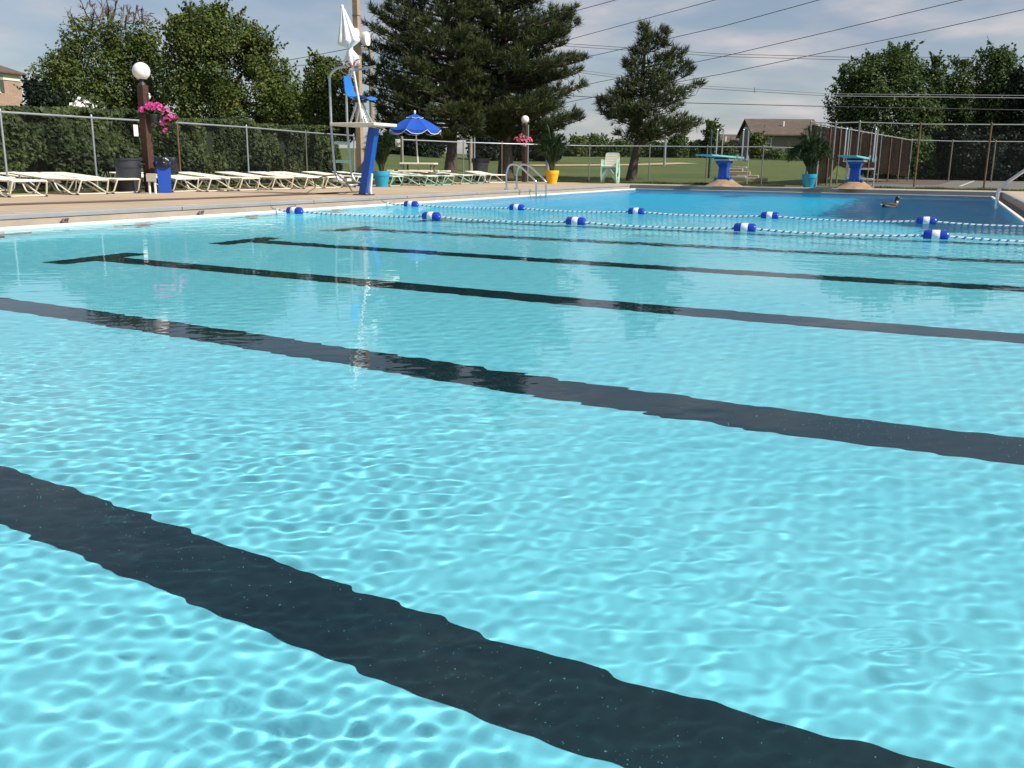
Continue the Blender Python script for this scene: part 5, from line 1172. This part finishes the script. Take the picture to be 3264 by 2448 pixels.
# ------------------------------------------------------------------ diving boards
def make_diving(label):
    root = thing('diving_stand', label, 'diving board', (0, 0, 0), group='diving boards at the deep end', local=True)
    mb = MB(); mb.lathe([(.62, 0), (.50, .06), (.36, .15), (.29, .21), (0, .212)], (0, 0, 0), 24, fn=lambda a, z: 1+.05*math.sin(3*a)+.03*math.sin(7*a)); mb.build('concrete_mound', mat('sandy_mound', (.42, .32, .21), .95, col2=(.27, .16, .085), vscale=3.2, bump=.3), root, True)
    mb = MB(); mb.box((0, 0, .235), (.52, .46, .04))
    for sx in (-.2, 0, .2):
        for sy in (-.19, .19): mb.lathe([(.025, .255), (.025, .29), (0, .292)], (sx, sy, 0), 6)
    mb.build('base_plate', M['blue'], root)
    mb = MB(); V = []
    for z, wx, wy in ((.256, .15, .17), (.60, .14, .16), (.66, .16, .24), (.74, .19, .42), (.80, .20, .46)): V += [(-wx, -wy, z), (wx, -wy, z), (wx, wy, z), (-wx, wy, z)]
    F = [(i*4+k, i*4+(k+1) % 4, (i+1)*4+(k+1) % 4, (i+1)*4+k) for i in range(4) for k in range(4)]+[(3, 2, 1, 0), (16, 17, 18, 19)]; mb.add(V, F); mb.build('pedestal', M['blue'], root, bevel=.02)
    mb = MB()
    for sx in (-.24, .24): mb.box((sx, .12, .835), (.05, 1.25, .06))
    for sy in (-.45, .1, .65): mb.box((0, sy, .835), (.43, .06, .05))
    mb.build('carriage', M['steel'], root, bevel=.006)
    mb = MB(); mb.lathe([(.06, -.24), (.06, .24)], (0, -.35, .88), 14, axis=(1, 0, 0)); mb.build('fulcrum', M['black'], root, True)
    mb = MB(); mb.box((0, .15, .886), (.40, .62, .035)); mb.build('fulcrum_tray', M['black'], root)
    mb = MB(); Vb_ = []
    for y, z, th in ((1.92, .925, .05), (.8, .93, .055), (-.4, .935, .055), (-1.6, .945, .042), (-2.85, .955, .028)): Vb_ += [(-.25, y, z+th/2), (.25, y, z+th/2), (.25, y, z-th/2), (-.25, y, z-th/2)]
    F = [(i*4+k, (i+1)*4+k, (i+1)*4+(k+1) % 4, i*4+(k+1) % 4) for i in range(4) for k in range(4)]+[(0, 1, 2, 3), (19, 18, 17, 16)]
    mb.add(Vb_, F, 0); mb.mi = [0 if i % 4 == 0 and i < 16 else 1 for i in range(len(mb.f))]; mb.build('board', [M['board'], M['boardside']], root)
    for sx in (-.43, .43):
        mb = MB(); mb.tube(arc([(sx, .60, .83), (sx, .66, 1.20), (sx, .66, 1.86), (sx, 1.50, 1.86), (sx, 1.50, .95), (sx, 1.46, .80)], 8, .14), .023, 10); mb.build('handrail', M['chrome'], root, True)
        mb = MB(); mb.tube([(sx, .58, .835), (sx, 1.70, .81)], .02, 8); mb.build('side_rail', M['chrome'], root, True)
        mb = MB(); mb.tube([(sx, 1.72, .82), (sx, 1.74, .0)], .022, 10); mb.lathe([(.05, 0), (.05, .02), (.025, .06)], (sx, 1.74, 0), 10); mb.build('ladder_leg', M['steel'], root, True)
    mb = MB(); mb.tube(arc([(.43, 1.55, .84), (.43, 1.62, .99), (.43, 1.72, .99), (.43, 1.72, .83)], 8, .06), .025, 8); mb.build('rail_loop', M['chrome'], root, True)
    for z in (.28, .60): mb = MB(); mb.box((0, 1.73, z), (.80, .13, .055)); mb.build('step', M['whitefabric'], root, bevel=.006)
    for sx in (-.24, .24):
        mb = MB(); mb.lathe([(.035, 0), (.055, .015), (.055, .05), (.035, .065)], (sx*1.35, .30, .96), 12, axis=(1, 0, 0)); mb.build('adjusting_wheel', M['chrome'], root, True)
    return root
def at_y(px, y, z): # point on the sight line column px with world y
    d = ray(px, 560); t = (y-CAM[1])/d[1]; p = CAM+d*t; p[2] = z; return p
d1 = make_diving('left diving board with blue pedestal, in front of the lawn'); q = at_y(2306, 28.98, .152); d1.location = tuple(q)
q = at_y(2725, 28.85, .152); copy_tree(d1, q, 0, 'right diving board with blue pedestal, in front of the brown windscreen')

# steps on the lawn
for i, (px, py) in enumerate(((2336, 541), (2358, 551), (2383, 563), (2410, 572))):
    p = AT(px, py, 41-i*1.6); mb = MB(); mb.box(p-ez_*.02, (.85, .5, .16), rz=R(8)); o = mb.build('stone_step', M['stone'], None, bevel=.02)
    tag(o, ('highest', 'second highest', 'second lowest', 'lowest')[i]+' pale stone step on the lawn bank behind the left diving board', 'step', 'stone steps on the lawn')

# ------------------------------------------------------------------ pool ladders
def ladder(label, o, d, side, spread, reach, hgt_):
    root = thing('pool_ladder', label, 'pool ladder', o, group='pool ladders')
    for s in (-.5, .5):
        q = o+side*spread*s
        path = [q-d*reach, q-d*reach+ez_*hgt_*.72, q-d*(reach*.88)+ez_*hgt_, q-d*reach*.55+ez_*hgt_*1.0, q+d*.02+ez_*hgt_*.46, q+d*.10+ez_*hgt_*.30, q+d*.10-ez_*.15, q+d*.10-ez_*1.2]
        mb = MB(); mb.tube(arc(path, 8, .14), .024, 12); mb.build('handrail', M['chrome'], root, True)
        mb = MB(); mb.lathe([(.055, 0), (.052, .02), (.026, .03)], q-d*reach, 14); mb.build('escutcheon', M['chrome'], root, True)
    for z in (-.42, -.72, -1.02): mb = MB(); mb.box(o+d*.10+ez_*z, (.10 if abs(d[0]) > .5 else spread, spread if abs(d[0]) > .5 else .10, .03)); mb.build('tread', M['steel'], root)
    return root
a = G(1616, 605, .152); b = G(1644, 602, .152)
sepy = abs(b[1]-a[1]); o = np.array([.06, (a[1]+b[1])/2, .152]); ladder('polished handrail ladder at the far left side of the pool', o, np.array([1., 0, 0]), np.array([0, 1., 0]), max(.42, min(.62, sepy)), .72, .62)
a = G(3153, 662, .0); o = np.array([W-.06, a[1]-.26, .152]); ladder('polished handrail ladder on the right wall of the deep end', o, np.array([-1., 0, 0]), np.array([0, 1., 0]), .52, .78, .70)

# ------------------------------------------------------------------ lane ropes with floats
def lane_rope(label, y, x0, x1, fx, hook):
    root = thing('lane_rope', label, 'lane rope', (x0, y, .03), group='lane ropes')
    xs_ = np.arange(x0, x1, .0145); P = []
    for x in xs_:
        dmin = min(abs(x-q) for q in fx); z = .006+.028*math.exp(-(dmin/.45)**2)
        if x < x0+.3: z = max(z, .05*(1-(x-x0)/.3)+.01)
        P.append((x, y+.02*math.sin(x*1.3), z))
    mb = MB(); mb.tube(P, .016, 6, alt=lambda i, k: 0 if ((i+k*1) % 6) < 4 else 1); mb.build('rope', [M['rope_w'], M['rope_b']], root, True)
    for q in fx:
        c = np.array([q, y+.02*math.sin(q*1.3), .035]); mb = MB(); mb.lathe([(.02, -.135), (.05, -.13), (.064, -.11), (.066, -.05), (.066, .05), (.064, .11), (.05, .13), (.02, .135)], c, 22, axis=(1, 0, 0)); f = mb.build('float', M['float_b'], root, True)
        mb = MB(); mb.lathe([(.0672, -.042), (.0685, -.040), (.0685, .040), (.0672, .042)], c, 22, axis=(1, 0, 0)); bd = mb.build('band', M['float_w']); bd.data.transform(Matrix.Translation(-Vector(root['_w']))); bd.data.polygons.foreach_set('use_smooth', [True]*len(bd.data.polygons)); bd.parent = f
    mb = MB(); mb.tube(arc([(x0, y, .05), (x0-.05, y, .06), (x0-.10, y+.01, .09), (x0-.12, y+.02, .12)], 4, .03), .008, 6); mb.build('hook', M['chrome'], root, True)
    return root
lane_rope('nearer blue and white lane rope with the row of floats over the last lane lines', 9.63, .0, WS-.02, [.36, 2.80, 5.02, 7.27, 9.44, 11.65, 13.85, 16.05, 18.25, 20.45], True)
lane_rope('farther blue and white lane rope marking the start of the deep end', 12.82, .0, W-.02, [.53, 2.69, 4.86, 7.02, 9.26], True)
for i, (px, py) in enumerate(((167, 701), (597, 676), (915, 660))):
    p = G(px, py, .05); c = np.array([-.29, p[1], .03]); mb = MB(); mb.lathe([(.03, 0), (.045, .012), (.045, .04), (.03, .055)], c, 14, axis=(1, 0, 0)); mb.tube(arc([c+np.array([.055, -.02, .02]), c+np.array([.075, -.02, .05]), c+np.array([.075, .02, .05]), c+np.array([.055, .02, .02])], 4, .02), .007, 6)
    tag(mb.build('rope_anchor', M['olddull'], None, True), ('rope anchor in the left gutter nearest the left picture edge', 'middle rope anchor of the left gutter, above the wall cross', 'rope anchor in the left gutter beside the end of the nearer lane rope')[i], 'rope anchor', 'rope anchors in the left gutter')

# ------------------------------------------------------------------ the duck
w0, w1 = G(2808, 661, 0), G(2863, 661, 0); ctr = (w0+w1)/2; hx = (w1-w0)/np.linalg.norm(w1-w0)
dk = thing('duck', 'drake with dark green head and brown chest swimming to the right in the deep end', 'duck', (ctr[0], ctr[1], 0), rz=math.atan2(hx[1], hx[0]), local=True)
S = np.linalg.norm(w1-w0)/.46
def lathe_x(mb, secs, mi=None):                                      # sections (x, z centre, half width, half height)
    n = 16; b = len(mb.v); V = []
    for x, zc2, hw, hh in secs:
        for k in range(n): a = 2*math.pi*k/n; V.append((x*S, hw*S*math.cos(a), (zc2+hh*math.sin(a))*S))
    F = [(i*n+k, i*n+(k+1) % n, (i+1)*n+(k+1) % n, (i+1)*n+k) for i in range(len(secs)-1) for k in range(n)]+[tuple(range(n))[::-1], tuple(range((len(secs)-1)*n, len(secs)*n))]
    mb.add(V, F); return [secs[i//n][0] for i in range((len(secs)-1)*n)]
# one skin from tail through trunk, neck and head; the colours are patches of it
path = [(-.255, .075, .008, .006), (-.22, .06, .035, .022), (-.17, .045, .066, .045), (-.10, .035, .088, .062), (0, .03, .095, .070), (.09, .032, .088, .072), (.15, .04, .072, .068), (.19, .055, .05, .05)]
mb = MB(); lathe_x(mb, path)
n = 16; secs = len(path)
neck = [((.150, .070), .056), ((.166, .112), .046), ((.170, .150), .040), ((.172, .185), .041), ((.182, .214), .045), ((.204, .228), .041), ((.228, .224), .024)]
mb2 = MB(); pts = [(x*S, 0, z*S) for (x, z), r in neck]; mb2.tube(pts, [r*S for _, r in neck], 16)
b0 = len(mb.v); mb.add(mb2.v, mb2.f)
mi = []
for f in mb.f:
    c = np.mean([mb.v[i] for i in f], 0)/S
    if c[2] > .135 and c[0] > .1: mi.append(3)
    elif c[2] > .118 and c[0] > .1: mi.append(4)
    elif c[0] > .10: mi.append(2)
    elif c[0] < -.215: mi.append(4)
    elif c[0] < -.15 : mi.append(5)
    elif c[2] > .07: mi.append(0)
    else: mi.append(1)
mb.mi = mi; body = mb.build('body', [M['duckbrown'], M['duckgrey'], M['duckchest'], M['duckhead'], M['duckwhite'], M['duckblack']], dk, True)
mb = MB(); V = []
for x, z, hw, hh in ((.225, .222, .021, .016), (.258, .208, .019, .011), (.292, .196, .020, .008), (.306, .193, .010, .004)):
    for k in range(10): a = 2*math.pi*k/10; V.append((x*S, hw*S*math.cos(a), (z+hh*math.sin(a))*S))
mb.add(V, [(i*10+k, i*10+(k+1) % 10, (i+1)*10+(k+1) % 10, (i+1)*10+k) for i in range(3) for k in range(10)]+[tuple(range(30, 40))]); mb.build('bill', M['bill'], dk, True)
for s in (-1, 1):
    mb = MB(); mb.ball((.206*S, s*.037*S, .236*S), .0055*S, 8, 6); mb.build('eye', M['duckblack'], dk, True)
    mb = MB(); V = []; 
    for x, z, y_, hh in ((.11, .07, .082, .03), (.02, .075, .094, .042), (-.08, .078, .083, .038), (-.16, .078, .056, .022), (-.225, .085, .02, .008)): V += [(x*S, s*y_*S, (z-hh)*S), (x*S, s*(y_+.006)*S, z*S), (x*S, s*(y_-.03)*S, (z+hh*.75)*S)]
    F = [(i*3+j, i*3+j+1, (i+1)*3+j+1, (i+1)*3+j) if s < 0 else (i*3+j, (i+1)*3+j, (i+1)*3+j+1, i*3+j+1) for i in range(4) for j in range(2)]; mb.add(V, F); mb.build('wing', M['duckbrown'], dk, True)
mb = MB(); mb.tube([(-.18*S, 0, .095*S), (-.215*S, 0, .105*S), (-.205*S, 0, .125*S)], [.012*S, .01*S, .004*S], 8); mb.build('tail_curl', M['duckblack'], dk, True)
